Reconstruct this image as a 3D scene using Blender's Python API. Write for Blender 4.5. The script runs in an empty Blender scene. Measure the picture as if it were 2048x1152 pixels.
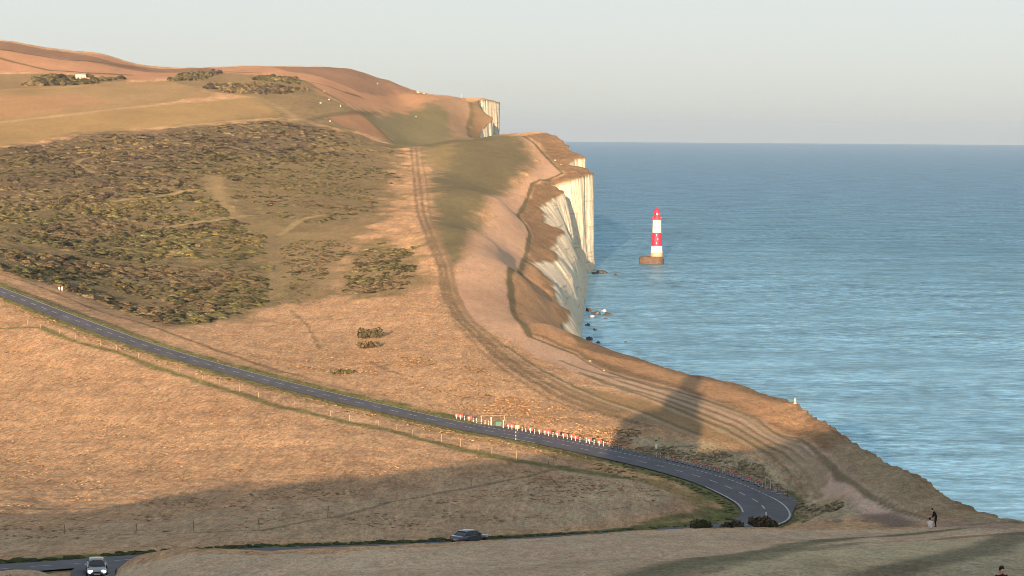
import bpy, bmesh, math, random
import numpy as np
from mathutils import Vector, Matrix

random.seed(7)
RNG = np.random.default_rng(11)
sc = bpy.context.scene
COL = sc.collection

# ------------------------------------------------------------------ camera
F = 5124.0                       # focal length in photo pixels (photo is 2048 wide)
HC = 97.0                        # eye height above the sea
EYE = 266.0                      # photo row of the true eye level at the picture's centre
PITCH = math.atan((576 - EYE) / F)
ROLL = math.radians(0.42)
cam = bpy.data.cameras.new('camera')
cam.sensor_width = 36.0
cam.lens = F / 2048 * 36.0
cam.clip_start = 1.0
cam.clip_end = 120000.0
camo = bpy.data.objects.new('camera', cam)
COL.objects.link(camo)
RM = Matrix.Rotation(math.pi / 2 - PITCH, 3, 'X') @ Matrix.Rotation(ROLL, 3, 'Z')
camo.matrix_world = Matrix.Translation((0, 0, HC)) @ RM.to_4x4()
sc.camera = camo

# ------------------------------------------------------------------ sky and sun
SUN_EL, SUN_AZ = math.radians(6.6), math.radians(5.4)      # heading of the light, from +Y towards +X
w = bpy.data.worlds.new('World')
sc.world = w
w.use_nodes = True
nt = w.node_tree
bg = nt.nodes['Background']
sky = nt.nodes.new('ShaderNodeTexSky')
sky.sky_type = 'NISHITA'
sky.sun_disc = False
sky.sun_elevation = SUN_EL
sky.sun_rotation = math.radians(180) + SUN_AZ
sky.altitude = 90
sky.air_density = 0.64
sky.dust_density = 1.1
sky.ozone_density = 1.0
gm = nt.nodes.new('ShaderNodeGamma')                       # multiple scattering evens the sky out: one gentle curve for the whole dome
gm.inputs['Gamma'].default_value = 0.30
hs = nt.nodes.new('ShaderNodeHueSaturation')
hs.inputs['Saturation'].default_value = 0.92
nt.links.new(sky.outputs['Color'], gm.inputs['Color'])
nt.links.new(gm.outputs['Color'], hs.inputs['Color'])
nt.links.new(hs.outputs['Color'], bg.inputs['Color'])
bg.inputs['Strength'].default_value = 0.10
sl = bpy.data.lights.new('sun', 'SUN')
sl.energy = 4.0
sl.angle = math.radians(0.2)
sl.color = (1.0, 0.70, 0.44)
so = bpy.data.objects.new('sun', sl)
COL.objects.link(so)
SUND = Vector((math.sin(SUN_AZ) * math.cos(SUN_EL), math.cos(SUN_AZ) * math.cos(SUN_EL), -math.sin(SUN_EL)))
so.rotation_euler = SUND.to_track_quat('-Z', 'Y').to_euler()
so.location = (0, -200, 160)
sc.view_settings.view_transform = 'Standard'
sc.view_settings.look = 'None'
sc.view_settings.exposure = 2.35
sc.view_settings.gamma = 1.0
sc.view_settings.use_curve_mapping = False
sc.render.engine = 'CYCLES'
sc.cycles.use_denoising = True
sc.cycles.pixel_filter_type = 'BLACKMAN_HARRIS'
sc.cycles.filter_width = 0.9
sc.cycles.max_bounces = 6
sc.cycles.volume_bounces = 1

# ------------------------------------------------------------------ photo geometry helpers
RMn = np.array(RM)


def ray(px, py):
    d = RMn @ np.array([(px - 1024) / F, -(py - 576) / F, -1.0])
    return d / d[1]


def P3(px, py, D):
    d = ray(px, py) * D
    return (d[0], D, HC + d[2])


# ------------------------------------------------------------------ noise
def _hash(i, j, s):
    n = (i.astype(np.int64) * 374761393 + j.astype(np.int64) * 668265263 + s * 1442695041) & 0xFFFFFFFF
    n = ((n ^ (n >> 13)) * 1274126177) & 0xFFFFFFFF
    n = n ^ (n >> 16)
    return (n & 0xFFFFFF) / float(0xFFFFFF)


def vn(x, y, s=0):
    x = np.asarray(x, float); y = np.asarray(y, float)
    i = np.floor(x); j = np.floor(y)
    fx = x - i; fy = y - j
    fx = fx * fx * (3 - 2 * fx); fy = fy * fy * (3 - 2 * fy)
    a = _hash(i, j, s); b = _hash(i + 1, j, s); c = _hash(i, j + 1, s); d = _hash(i + 1, j + 1, s)
    return (a + (b - a) * fx) * (1 - fy) + (c + (d - c) * fx) * fy


def fbm(x, y, o=4, s=0, g=0.5):
    t = 0; a = 1; n = 0
    for k in range(o):
        t = t + a * vn(x * 2 ** k + 17.3 * k, y * 2 ** k - 9.1 * k, s + k)
        n += a; a *= g
    return t / n


def sstep(a, b, x):
    t = np.clip((x - a) / (b - a), 0, 1)
    return t * t * (3 - 2 * t)


# ------------------------------------------------------------------ coast: top edge of the cliffs (px, py, distance)
EDGE_P = [(2300, 1130, 130), (2048, 1032, 215), (1900, 987, 260), (1840, 942, 290), (1790, 925, 312), (1700, 872, 370), (1640, 832, 415),
          (1590, 801, 460), (1540, 786, 500), (1480, 766, 540), (1420, 752, 580), (1350, 737, 625), (1270, 712, 685),
          (1200, 691, 740), (1165, 686, 830), (1148, 681, 850), (1125, 661, 900), (1120, 645, 950), (1139, 621, 1020), (1120, 612, 1045),
          (1105, 591, 1090), (1110, 580, 1115), (1098, 569, 1140), (1108, 563, 1160), (1084, 546, 1190), (1066, 528, 1230), (1050, 519, 1255),
          (1107, 515, 1340), (1110, 503, 1375), (1096, 493, 1405), (1110, 483, 1435), (1110, 472, 1465), (1127, 460, 1510), (1100, 449, 1545),
          (1086, 443, 1560), (1084, 426, 1600), (1077, 412, 1640), (1094, 401, 1672), (1110, 391, 1700), (1127, 383, 1722), (1116, 374, 1748),
          (1102, 370, 1762), (1116, 364, 1775), (1157, 354, 1800), (1178, 347, 1826), (1189, 345, 1838), (1171, 336, 1872), (1134, 327, 1905), (1150, 316, 1932),
          (1171, 313, 1950), (1146, 303, 1990), (1131, 297, 2015), (1139, 290, 2035), (1125, 281, 2070), (1112, 271, 2105), (1082, 264, 2150)]
EDGE_W = [(-14.0, 2260, 92.0), (-33.0, 2420, 90.0)]          # the hidden bay behind the headland
EDGE_P2 = [(960, 271, 2600), (963, 259, 2632), (986, 236, 2690), (975, 228, 2706), (957, 212, 2740), (956, 200, 2785), (975, 198, 2815), (1000, 204, 2862)]
EDGE_W2 = [(-60.0, 2960, 118.0), (-140.0, 3150, 100.0), (-260.0, 3400, 80.0)]
E3 = [(70.0, -300, 80.0), (52.0, -100, 88.0), (44.0, 0, 88.0), (39.0, 70, 84.0)] + [P3(*p) for p in EDGE_P] + EDGE_W + [P3(*p) for p in EDGE_P2] + EDGE_W2
E3 = np.array(E3)
# foot of the cliffs, read off where the chalk meets the water
def foot(px, py):
    d = ray(px, py); t = -HC / d[2]
    return (d[0] * t, t)


BASE = [(78, -300), (60, -100), (52, 0), (48, 100), (54, 215), (56, 290), (60, 400), (61, 480), (57, 545), (48, 620), (37, 740), (32, 830), (31, 950)]
BASE += [foot(1165, 686), foot(1168, 645), foot(1172, 608), foot(1178, 568), foot(1182, 545)]
BASE += [(60.5, 1840), (61.5, 1900), (62, 1960), (58, 2035), (52, 2110), (30, 2200), (0, 2290), (-12, 2450), (-14.0, 2600), (-13.2, 2862), (-40, 2960), (-110, 3150), (-220, 3400)]
BASE = np.array(BASE)


def x_edge(Y, jag=True):
    Y = np.asarray(Y, float)
    x = np.interp(Y, E3[:, 1], E3[:, 0])
    if jag:
        k = sstep(150, 900, Y)
        x = x + k * 2.6 * (fbm(Y / 13.0, Y * 0, 3, 31) - 0.5) + (0.35 + 0.9 * k) * (fbm(Y / 3.2, Y * 0, 2, 37) - 0.5) * 1.4
    return x


def x_base(Y):
    return np.interp(Y, BASE[:, 1], BASE[:, 0])


# ------------------------------------------------------------------ roads (centre lines: px, py, distance)
ROAD_P = [(-420, 418, 905), (-250, 485, 800), (-110, 540, 740), (0, 582, 690), (150, 640, 640), (300, 694, 594), (450, 738, 553), (600, 777, 517), (760, 815, 482), (930, 853, 450), (1080, 880, 422),
          (1200, 905, 398), (1320, 932, 374), (1420, 960, 352), (1490, 990, 333), (1525, 1012, 320), (1530, 1035, 306), (1490, 1050, 294), (1400, 1060, 287), (1200, 1075, 280),
          (960, 1089, 268), (720, 1097, 253), (500, 1104, 237), (330, 1114, 222), (180, 1125, 207), (0, 1138, 191), (-180, 1158, 175)]
STUB_P = [(203, 1142, 202), (190, 1160, 194), (182, 1184, 183), (178, 1212, 171)]
ROAD_C = np.array([P3(*p) for p in ROAD_P])


def catmull(pts, step):
    out = []
    n = len(pts)
    for i in range(n - 1):
        p0 = pts[max(i - 1, 0)]; p1 = pts[i]; p2 = pts[i + 1]; p3 = pts[min(i + 2, n - 1)]
        m = max(2, int(np.linalg.norm(p2 - p1) / step))
        for k in range(m):
            t = k / m
            out.append(0.5 * ((2 * p1) + (-p0 + p2) * t + (2 * p0 - 5 * p1 + 4 * p2 - p3) * t * t + (-p0 + 3 * p1 - 3 * p2 + p3) * t ** 3))
    out.append(pts[-1])
    return np.array(out)


def resample(P, step):
    d = np.r_[0, np.cumsum(np.linalg.norm(np.diff(P[:, :2], axis=0), axis=1))]
    n = int(d[-1] / step)
    s = np.linspace(0, d[-1], n + 1)
    return np.stack([np.interp(s, d, P[:, k]) for k in range(P.shape[1])], 1), s


ROAD, ROAD_S = resample(catmull(ROAD_C, 2.0), 1.5)
for _ in range(12):                                  # smooth the profile
    ROAD[1:-1, 2] = 0.25 * ROAD[:-2, 2] + 0.5 * ROAD[1:-1, 2] + 0.25 * ROAD[2:, 2]
RT = np.gradient(ROAD[:, :2], axis=0); RT /= np.linalg.norm(RT, axis=1)[:, None]
RN = np.stack([-RT[:, 1], RT[:, 0]], 1)              # left normal of travel = outer (far) side of the bend
HALF = 3.1


# ------------------------------------------------------------------ height of the downland
CP = []
for p in [
    # left column
    (-350, 1130, 165), (-350, 1050, 260), (-350, 900, 400), (-350, 760, 520), (-350, 620, 640), (-350, 450, 930), (-350, 380, 1200), (-350, 280, 1600), (-350, 180, 2050), (-350, 120, 2350), (-350, 50, 2600),
    (0, 1100, 226), (0, 1050, 280), (0, 970, 352), (0, 900, 415), (0, 800, 495), (0, 700, 580), (0, 540, 760), (0, 480, 950), (0, 400, 1250), (0, 300, 1600), (0, 240, 1850), (0, 200, 2000), (0, 170, 2150), (0, 130, 2350), (0, 82, 2560),
    (140, 103, 2600), (200, 107, 2620), (270, 128, 2660),
    (250, 1060, 270), (250, 950, 370), (250, 850, 450), (250, 740, 545), (250, 620, 740), (250, 520, 960), (250, 420, 1250), (250, 300, 1650), (250, 230, 1920), (250, 185, 2160), (250, 150, 2400),
    (500, 1070, 262), (500, 1000, 320), (500, 930, 378), (500, 850, 440), (500, 780, 505), (500, 660, 690), (500, 580, 850), (500, 500, 1050), (500, 400, 1350), (500, 300, 1700), (500, 240, 1950), (500, 190, 2200), (500, 150, 2480), (500, 133, 2640),
    (700, 1060, 280), (700, 980, 337), (700, 900, 395), (700, 720, 600), (700, 620, 775), (700, 500, 1055), (700, 400, 1380), (700, 320, 1740), (700, 262, 2020), (700, 215, 2300), (700, 175, 2530), (700, 138, 2750), (600, 134, 2700),
    (800, 700, 620), (800, 600, 800), (800, 500, 1050), (800, 400, 1400), (800, 320, 1800), (800, 291, 1985), (800, 272, 2330), (800, 235, 2500), (800, 200, 2660), (780, 162, 2790), (830, 181, 2800),
    (1000, 1050, 293), (1000, 980, 337), (1000, 920, 383), (1000, 760, 545), (1000, 690, 645), (1000, 600, 830), (1000, 500, 1100), (1000, 400, 1450), (1000, 320, 1850), (1000, 273, 2110),
    (900, 281, 2045), (900, 272, 2450), (900, 235, 2600), (900, 192, 2790), (955, 197, 2800),
    (1200, 1040, 300), (1200, 960, 350), (1200, 850, 442), (1200, 780, 530), (1200, 730, 630), (1100, 720, 625), (1100, 650, 745), (1050, 560, 960), (1040, 640, 770),
    (1350, 1020, 307), (1350, 850, 437), (1350, 790, 505), (1480, 880, 402), (1480, 820, 460), (1600, 920, 362), (1600, 860, 415), (1700, 960, 312), (1700, 1000, 290), (1800, 1015, 262), (1600, 1000, 317), (1640, 1035, 285),
    (1060, 300, 1990), (1080, 360, 1760), (1040, 440, 1500), (1020, 540, 1100),
    # near slope of the camera's own hill
    (0, 1147, 170), (90, 1146, 176), (252, 1124, 186), (500, 1104, 203), (750, 1090, 222), (1000, 1081, 238), (1250, 1065, 246), (1450, 1059, 252), (1700, 1055, 238), (1865, 1056, 222), (2000, 1050, 205), (1990, 1040, 218),
    (500, 1152, 150), (1000, 1152, 130), (1000, 1115, 180), (1500, 1152, 112), (1500, 1100, 165), (2000, 1152, 109), (2000, 1100, 145), (1800, 1075, 190), (270, 1152, 162), (-350, 1200, 130),
]:
    CP.append(P3(*p))
for p in [(800, 2160, 84), (900, 2230, 84)]:          # floor of the hidden valley
    pass
for px, D, z in [(800, 2170, 84), (900, 2240, 82), (1000, 2300, 84), (850, 3200, 120), (500, 3000, 150), (0, 3000, 175), (-350, 3000, 195), (-350, 3500, 180), (300, 3500, 140), (700, 3500, 120)]:
    CP.append((ray(px, 600)[0] * D, D, z))
CP += [(-96, 0, 80.0), (-80, 0, 85.4), (-74, 0, 87.6), (-48, 0, 90.4), (-28, 0, 92.4), (-12, 0, 93.8), (-3, 0, 94.3), (4, 0, 95.0), (11, 0, 97.2), (18, 0, 98.8), (28, 0, 100), (40, 0, 97), (4, -20, 96.5), (12, -20, 99.2), (26, -20, 102), (-120, 0, 76), (-165, 0, 66),
       (0, -60, 95.2), (-60, -60, 93), (24, -60, 96), (-150, -60, 78), (0, -160, 90), (-120, -160, 80), (30, -160, 90), (-60, -250, 76), (40, -250, 78), (-150, -250, 70),
       (18.3, 96, 78.9), (14, 80, 80.6), (0, 60, 84.6), (-25, 60, 84.2), (25, 60, 83.6), (-60, 60, 82.0), (-105, 60, 72), (-40, 110, 76.0), (-85, 110, 71)]
CP = np.array(CP)
CP = np.vstack([CP, E3, ROAD_C, np.array([P3(*p) for p in STUB_P])])


def warp(x, y):
    return np.stack([np.asarray(x) / (np.asarray(y) + 420.0) * 4.2, np.log(np.asarray(y) + 420.0)], -1)


_W = warp(CP[:, 0], CP[:, 1])


def _phi(r2):
    return np.where(r2 > 0, 0.5 * r2 * np.log(np.maximum(r2, 1e-20)), 0)


_n = len(_W)
_K = _phi(((_W[:, None] - _W[None]) ** 2).sum(-1)) + 2e-5 * np.eye(_n)
_A = np.zeros((_n + 3, _n + 3)); _A[:_n, :_n] = _K
_A[:_n, _n] = 1; _A[:_n, _n + 1:] = _W; _A[_n:, :_n] = _A[:_n, _n:].T
_C = np.linalg.solve(_A, np.r_[CP[:, 2], 0, 0, 0])


def z_rbf(x, y):
    x = np.asarray(x, float).ravel(); y = np.asarray(y, float).ravel()
    out = np.empty(len(x))
    for a in range(0, len(x), 40000):
        q = warp(x[a:a + 40000], y[a:a + 40000])
        r2 = (q ** 2).sum(1)[:, None] + (_W ** 2).sum(1)[None] - 2 * q @ _W.T
        out[a:a + 40000] = _phi(np.maximum(r2, 0)) @ _C[:_n] + _C[_n] + q @ _C[_n + 1:]
    return out


_RS = ROAD[::4]


def road_dist(x, y):
    """distance to the road's centre line, signed side (+ = outer side), road height there, arc length"""
    x = np.asarray(x, float); y = np.asarray(y, float)
    best = np.full(x.shape, 1e18); side = np.zeros(x.shape); rz = np.zeros(x.shape); rs = np.zeros(x.shape)
    S4 = ROAD_S[::4]
    for i in range(len(_RS) - 1):
        a = _RS[i]; b = _RS[i + 1]
        dx, dy = b[0] - a[0], b[1] - a[1]; L2 = dx * dx + dy * dy
        t = np.clip(((x - a[0]) * dx + (y - a[1]) * dy) / L2, 0, 1)
        ex = x - (a[0] + t * dx); ey = y - (a[1] + t * dy)
        d2 = ex * ex + ey * ey
        m = d2 < best
        best = np.where(m, d2, best)
        side = np.where(m, dx * ey - dy * ex, side)
        rz = np.where(m, a[2] + t * (b[2] - a[2]), rz)
        rs = np.where(m, S4[i] + t * (S4[i + 1] - S4[i]), rs)
    return np.sqrt(best), np.sign(side), rz, rs


def arc_at_px(px, near=False):
    """arc length of the road where the photo column px crosses its far arm"""
    k = np.array([ROAD[i, 0] / ROAD[i, 1] for i in range(len(ROAD))]) * F + 1024
    top = int(np.argmax(k))
    return float(np.interp(px, k[:top], ROAD_S[:top])) if not near else float(np.interp(-px, -k[top:], ROAD_S[top:]))


LAY0, LAY1 = arc_at_px(905), arc_at_px(1500) + 14


def lay_w(s):
    """extra width of the lay-by on the outer side"""
    return 2.9 * sstep(LAY0 - 2, LAY0 + 12, s) * (1 - sstep(LAY1 - 16, LAY1 + 8, s))


def z_land(x, y, fine=False):
    x = np.asarray(x, float); sh = x.shape
    x = x.ravel(); y = np.asarray(y, float).ravel()
    z = z_rbf(x, y)
    m = (y < 960) & (y > 140)
    if m.any():
        d, sd, rz, rs = road_dist(x[m], y[m])
        hw = HALF + np.where(sd > 0, lay_w(rs), 0)
        k = 1 - sstep(0.9, 7.0 - 3.0 * sstep(ROAD_S[-1] - 60, ROAD_S[-1] - 40, rs) * (sd > 0), d - hw)
        z[m] = z[m] * (1 - k) + (rz - 0.14) * k
    return z.reshape(sh)


def at(px, py, dmin=95, dmax=3300):
    """where the photo's line of sight through a pixel meets the ground"""
    d = ray(px, py)
    D = np.geomspace(dmin, dmax, 900)
    D = D[d[0] * D < x_edge(D, False) + 1.0] if (d[0] * D < x_edge(D, False) + 1.0).any() else D
    g = z_rbf(d[0] * D, D) - (HC + d[2] * D)
    i = np.argmax(g > 0)
    if g[i] <= 0:
        k = D > 200
        j = int(np.argmax(np.where(k, g, -1e9))); return (d[0] * D[j], D[j])
    if i == 0:
        return (d[0] * D[0], D[0])
    t = -g[i - 1] / (g[i] - g[i - 1])
    Y = D[i - 1] + t * (D[i] - D[i - 1])
    return (d[0] * Y, Y)


def gz(x, y):
    return float(z_land(np.array([x]), np.array([y]))[0])


def at3(px, py, **k):
    x, y = at(px, py, **k)
    return (x, y, gz(x, y))


# ------------------------------------------------------------------ materials
def mat(name, rough=0.9, spec=0.25):
    m = bpy.data.materials.new(name)
    m.use_nodes = True
    b = m.node_tree.nodes['Principled BSDF']
    b.inputs['Roughness'].default_value = rough
    b.inputs['Specular IOR Level'].default_value = spec
    return m, m.node_tree, b


def node(nt, kind, **kw):
    n = nt.nodes.new(kind)
    for k, v in kw.items():
        if k in n.inputs:
            n.inputs[k].default_value = v
        else:
            setattr(n, k, v)
    return n


def ramp(nt, src, stops):
    r = nt.nodes.new('ShaderNodeValToRGB')
    el = r.color_ramp.elements
    while len(el) < len(stops):
        el.new(0.5)
    for e, (p, c) in zip(el, stops):
        e.position = p
        e.color = (c, c, c, 1) if not isinstance(c, tuple) else (*c, 1)
    nt.links.new(src, r.inputs[0])
    return r.outputs[0]


def coords(nt, scale=(1, 1, 1), kind='Object'):
    t = nt.nodes.new('ShaderNodeTexCoord')
    mp = nt.nodes.new('ShaderNodeMapping')
    mp.inputs['Scale'].default_value = scale
    nt.links.new(t.outputs[kind], mp.inputs['Vector'])
    return mp.outputs['Vector']


def noise(nt, vec, scale, detail=4, rough=0.6):
    n = nt.nodes.new('ShaderNodeTexNoise')
    n.inputs['Scale'].default_value = scale
    n.inputs['Detail'].default_value = detail
    n.inputs['Roughness'].default_value = rough
    if vec is not None:
        nt.links.new(vec, n.inputs['Vector'])
    return n.outputs['Fac']


def mixc(nt, fac, a, b, kind='MIX'):
    m = nt.nodes.new('ShaderNodeMix')
    m.data_type = 'RGBA'; m.blend_type = kind
    for s, v in ((m.inputs[0], fac), (m.inputs[6], a), (m.inputs[7], b)):
        if isinstance(v, (int, float)):
            s.default_value = v
        elif isinstance(v, tuple):
            s.default_value = (*v, 1)
        else:
            nt.links.new(v, s)
    return m.outputs[2]


def plain(name, col, rough=0.7, spec=0.3, var=0.12, scale=3.0, metal=0.0):
    m, nt, b = mat(name, rough, spec)
    v = coords(nt)
    f = ramp(nt, noise(nt, v, scale, 5), [(0.25, 1 - var), (0.75, 1 + var)])
    nt.links.new(mixc(nt, 1.0, col, f, 'MULTIPLY'), b.inputs['Base Color'])
    b.inputs['Metallic'].default_value = metal
    return m


# ground: painted region colour (a mesh attribute) with several scales of dry-grass mottling
M_GROUND, nt, b = mat('turf', 0.95, 0.1)
at_ = node(nt, 'ShaderNodeAttribute', attribute_name='gcol')
tx = node(nt, 'ShaderNodeAttribute', attribute_name='tuft')
v = coords(nt)
f1 = ramp(nt, noise(nt, coords(nt, (1.7, 0.26, 1.0)), 1.0, 5, 0.70), [(0.30, 0.50), (0.50, 1.0), (0.70, 1.42)])
f2 = ramp(nt, noise(nt, coords(nt, (0.34, 0.06, 0.2)), 1.0, 5, 0.68), [(0.3, 0.70), (0.7, 1.28)])
f3 = ramp(nt, noise(nt, coords(nt, (0.022, 0.009, 0.02)), 1.0, 4, 0.6), [(0.3, 0.82), (0.7, 1.16)])
f0 = ramp(nt, noise(nt, coords(nt, (5.5, 1.1, 4.0)), 1.0, 5, 0.72), [(0.30, 0.60), (0.50, 1.0), (0.70, 1.36)])
c = mixc(nt, 1.0, at_.outputs['Color'], f0, 'MULTIPLY')
c = mixc(nt, tx.outputs['Fac'], c, mixc(nt, 1.0, c, f1, 'MULTIPLY'))
c = mixc(nt, tx.outputs['Fac'], c, mixc(nt, 1.0, c, f2, 'MULTIPLY'))
c = mixc(nt, 1.0, c, f3, 'MULTIPLY')
fl = ramp(nt, noise(nt, coords(nt, (0.95, 0.15, 0.5)), 1.0, 8, 0.78), [(0.30, 0.38), (0.42, 1.0)])
c = mixc(nt, tx.outputs['Fac'], c, mixc(nt, 1.0, c, fl, 'MULTIPLY'))
hue = ramp(nt, noise(nt, v, 0.45, 3, 0.6), [(0.35, (1.06, 0.97, 0.92)), (0.65, (0.95, 1.03, 0.98))])
c = mixc(nt, 1.0, c, hue, 'MULTIPLY')
nt.links.new(c, b.inputs['Base Color'])
bp = node(nt, 'ShaderNodeBump', Strength=0.9, Distance=0.5)
nt.links.new(noise(nt, v, 0.9, 5, 0.7), bp.inputs['Height'])
nt.links.new(bp.outputs[0], b.inputs['Normal'])

# chalk
M_CHALK, nt, b = mat('chalk', 0.85, 0.15)
v = coords(nt, (0.12, 0.12, 0.012))
n1 = noise(nt, v, 1.0, 6, 0.65)
v2 = coords(nt, (0.02, 0.02, 0.55))
n2 = noise(nt, v2, 1.0, 3, 0.5)
n3 = noise(nt, coords(nt), 0.25, 6, 0.65)
c = ramp(nt, n1, [(0.28, (0.43, 0.345, 0.225)), (0.40, (0.56, 0.485, 0.355)), (0.62, (0.61, 0.55, 0.43))])
c = mixc(nt, 0.7, c, ramp(nt, n2, [(0.34, 0.55), (0.40, 1.0)]), 'MULTIPLY')
c = mixc(nt, 0.7, c, ramp(nt, n3, [(0.3, 0.68), (0.55, 1.05)]), 'MULTIPLY')
tb = node(nt, 'ShaderNodeAttribute', attribute_name='turfy')
c = mixc(nt, tb.outputs['Fac'], c, (0.20, 0.14, 0.075))
nt.links.new(c, b.inputs['Base Color'])
bp = node(nt, 'ShaderNodeBump', Strength=1.0, Distance=2.0)
nt.links.new(n1, bp.inputs['Height'])
bp2 = node(nt, 'ShaderNodeBump', Strength=0.8, Distance=0.8)
nt.links.new(n3, bp2.inputs['Height']); nt.links.new(bp.outputs[0], bp2.inputs['Normal'])
nt.links.new(bp2.outputs[0], b.inputs['Normal'])

# sea: milky chalk water near the shore, deeper blue outside, ripple light and dark put into the colour
M_SEA, nt, b = mat('sea_water', 0.42, 0.5)
b.inputs['IOR'].default_value = 1.333
tc = node(nt, 'ShaderNodeTexCoord')
sx = node(nt, 'ShaderNodeSeparateXYZ'); nt.links.new(tc.outputs['Object'], sx.inputs[0])
mr = node(nt, 'ShaderNodeMapRange'); mr.inputs['From Min'].default_value = 600; mr.inputs['From Max'].default_value = 5200
nt.links.new(sx.outputs['Y'], mr.inputs['Value'])
big = noise(nt, coords(nt, (0.004, 0.0014, 1)), 1.0, 5, 0.62)
mm = node(nt, 'ShaderNodeMath', operation='MULTIPLY_ADD'); mm.inputs[1].default_value = 0.34; nt.links.new(big, mm.inputs[0]); nt.links.new(mr.outputs[0], mm.inputs[2])
c = ramp(nt, mm.outputs[0], [(0.10, (0.365, 0.565, 0.635)), (0.28, (0.250, 0.415, 0.485)), (0.55, (0.155, 0.285, 0.350)), (1.0, (0.150, 0.265, 0.345))])
lane = noise(nt, coords(nt, (0.016, 0.026, 1)), 1.0, 6, 0.72)
c = mixc(nt, 1.0, c, ramp(nt, lane, [(0.34, 0.72), (0.66, 1.30)]), 'MULTIPLY')
rip = noise(nt, coords(nt, (0.13, 0.20, 1)), 1.0, 5, 0.70)
pat = ramp(nt, noise(nt, coords(nt, (0.0045, 0.0035, 1)), 1.0, 4, 0.6), [(0.35, 0.35), (0.62, 1.0)])
c = mixc(nt, pat, c, mixc(nt, 1.0, c, ramp(nt, rip, [(0.34, 0.50), (0.5, 1.0), (0.64, 1.62)]), 'MULTIPLY'))
foam = ramp(nt, noise(nt, coords(nt, (0.05, 0.16, 1)), 1.0, 6, 0.74), [(0.725, 0.0), (0.80, 0.55)])
c = mixc(nt, foam, c, (0.62, 0.70, 0.72))
w1 = noise(nt, coords(nt, (0.07, 0.16, 1)), 1.0, 6, 0.68)
bp = node(nt, 'ShaderNodeBump', Strength=1.0, Distance=2.4)
nt.links.new(w1, bp.inputs['Height'])
df = node(nt, 'ShaderNodeBsdfDiffuse'); gl_ = node(nt, 'ShaderNodeBsdfGlossy', Roughness=0.30); mx = node(nt, 'ShaderNodeMixShader')
mx.inputs[0].default_value = 0.92
hs_ = node(nt, 'ShaderNodeHueSaturation', Saturation=0.95, Value=1.42); nt.links.new(c, hs_.inputs['Color'])
nt.links.new(c, df.inputs['Color']); nt.links.new(hs_.outputs[0], gl_.inputs['Color'])
for q in (df, gl_):
    nt.links.new(bp.outputs[0], q.inputs['Normal'])
nt.links.new(df.outputs[0], mx.inputs[1]); nt.links.new(gl_.outputs[0], mx.inputs[2])
out_ = [n for n in nt.nodes if n.type == 'OUTPUT_MATERIAL'][0]
nt.links.new(mx.outputs[0], out_.inputs['Surface']); nt.nodes.remove(b)

# asphalt and paint
M_ASPH, nt, b = mat('asphalt', 0.75, 0.3)
v = coords(nt)
c = ramp(nt, noise(nt, v, 0.35, 6, 0.7), [(0.3, (0.056, 0.058, 0.073)), (0.7, (0.088, 0.088, 0.102))])
wear = ramp(nt, noise(nt, coords(nt, (0.30, 0.05, 1)), 1.0, 5, 0.65), [(0.35, 0.78), (0.65, 1.22)])
c = mixc(nt, 1.0, c, wear, 'MULTIPLY')
nt.links.new(c, b.inputs['Base Color'])
M_PAINT = plain('road_paint', (0.42, 0.42, 0.42), 0.7, 0.3, 0.35, 1.3)


# ------------------------------------------------------------------ object helpers
def tag(o, label=None, cat=None, group=None, kind=None):
    for k, v in (('label', label), ('category', cat), ('group', group), ('kind', kind)):
        if v is not None:
            o[k] = v
    return o


def mesh_obj(name, V, Fa, material, parent=None, smooth=False):
    me = bpy.data.meshes.new(name)
    me.from_pydata([tuple(p) for p in V], [], [tuple(f) for f in Fa])
    if material is not None:
        for m in (material if isinstance(material, (list, tuple)) else [material]):
            me.materials.append(m)
    if smooth:
        me.shade_smooth()
    o = bpy.data.objects.new(name, me)
    COL.objects.link(o)
    if parent is not None:
        o.parent = parent
    return o


def np_mesh(name, V, Fq, material, smooth=True):
    """fast mesh from arrays (all faces with the same number of corners)"""
    V = np.ascontiguousarray(V, np.float32); Fq = np.ascontiguousarray(Fq, np.int32)
    k = Fq.shape[1]
    me = bpy.data.meshes.new(name)
    me.vertices.add(len(V)); me.vertices.foreach_set('co', V.ravel())
    me.loops.add(Fq.size); me.loops.foreach_set('vertex_index', Fq.ravel())
    me.polygons.add(len(Fq))
    me.polygons.foreach_set('loop_start', np.arange(0, Fq.size, k, dtype=np.int32))
    me.polygons.foreach_set('loop_total', np.full(len(Fq), k, np.int32))
    me.update(calc_edges=True)
    me.validate()
    if smooth:
        me.shade_smooth()
    me.materials.append(material)
    o = bpy.data.objects.new(name, me)
    COL.objects.link(o)
    return o


def set_col(o, name, C):
    a = o.data.color_attributes.new(name, 'FLOAT_COLOR', 'POINT')
    a.data.foreach_set('color', np.c_[C, np.ones(len(C))].astype(np.float32).ravel())


def set_f(o, name, val):
    a = o.data.attributes.new(name, 'FLOAT', 'POINT')
    a.data.foreach_set('value', np.asarray(val, np.float32))


def poly_sd(x, y, P):
    """signed distance to a polygon on the ground, negative inside"""
    P = np.asarray(P); n = len(P)
    d = np.full(x.shape, 1e18); ins = np.zeros(x.shape, bool)
    for i in range(n):
        a = P[i]; b = P[(i + 1) % n]
        dx, dy = b[0] - a[0], b[1] - a[1]; L2 = dx * dx + dy * dy + 1e-12
        t = np.clip(((x - a[0]) * dx + (y - a[1]) * dy) / L2, 0, 1)
        d = np.minimum(d, (x - a[0] - t * dx) ** 2 + (y - a[1] - t * dy) ** 2)
        if abs(dy) > 1e-9:
            c = ((a[1] > y) != (b[1] > y)) & (x < (b[0] - a[0]) * (y - a[1]) / dy + a[0])
            ins ^= c
    d = np.sqrt(d)
    return np.where(ins, -d, d)


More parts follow.
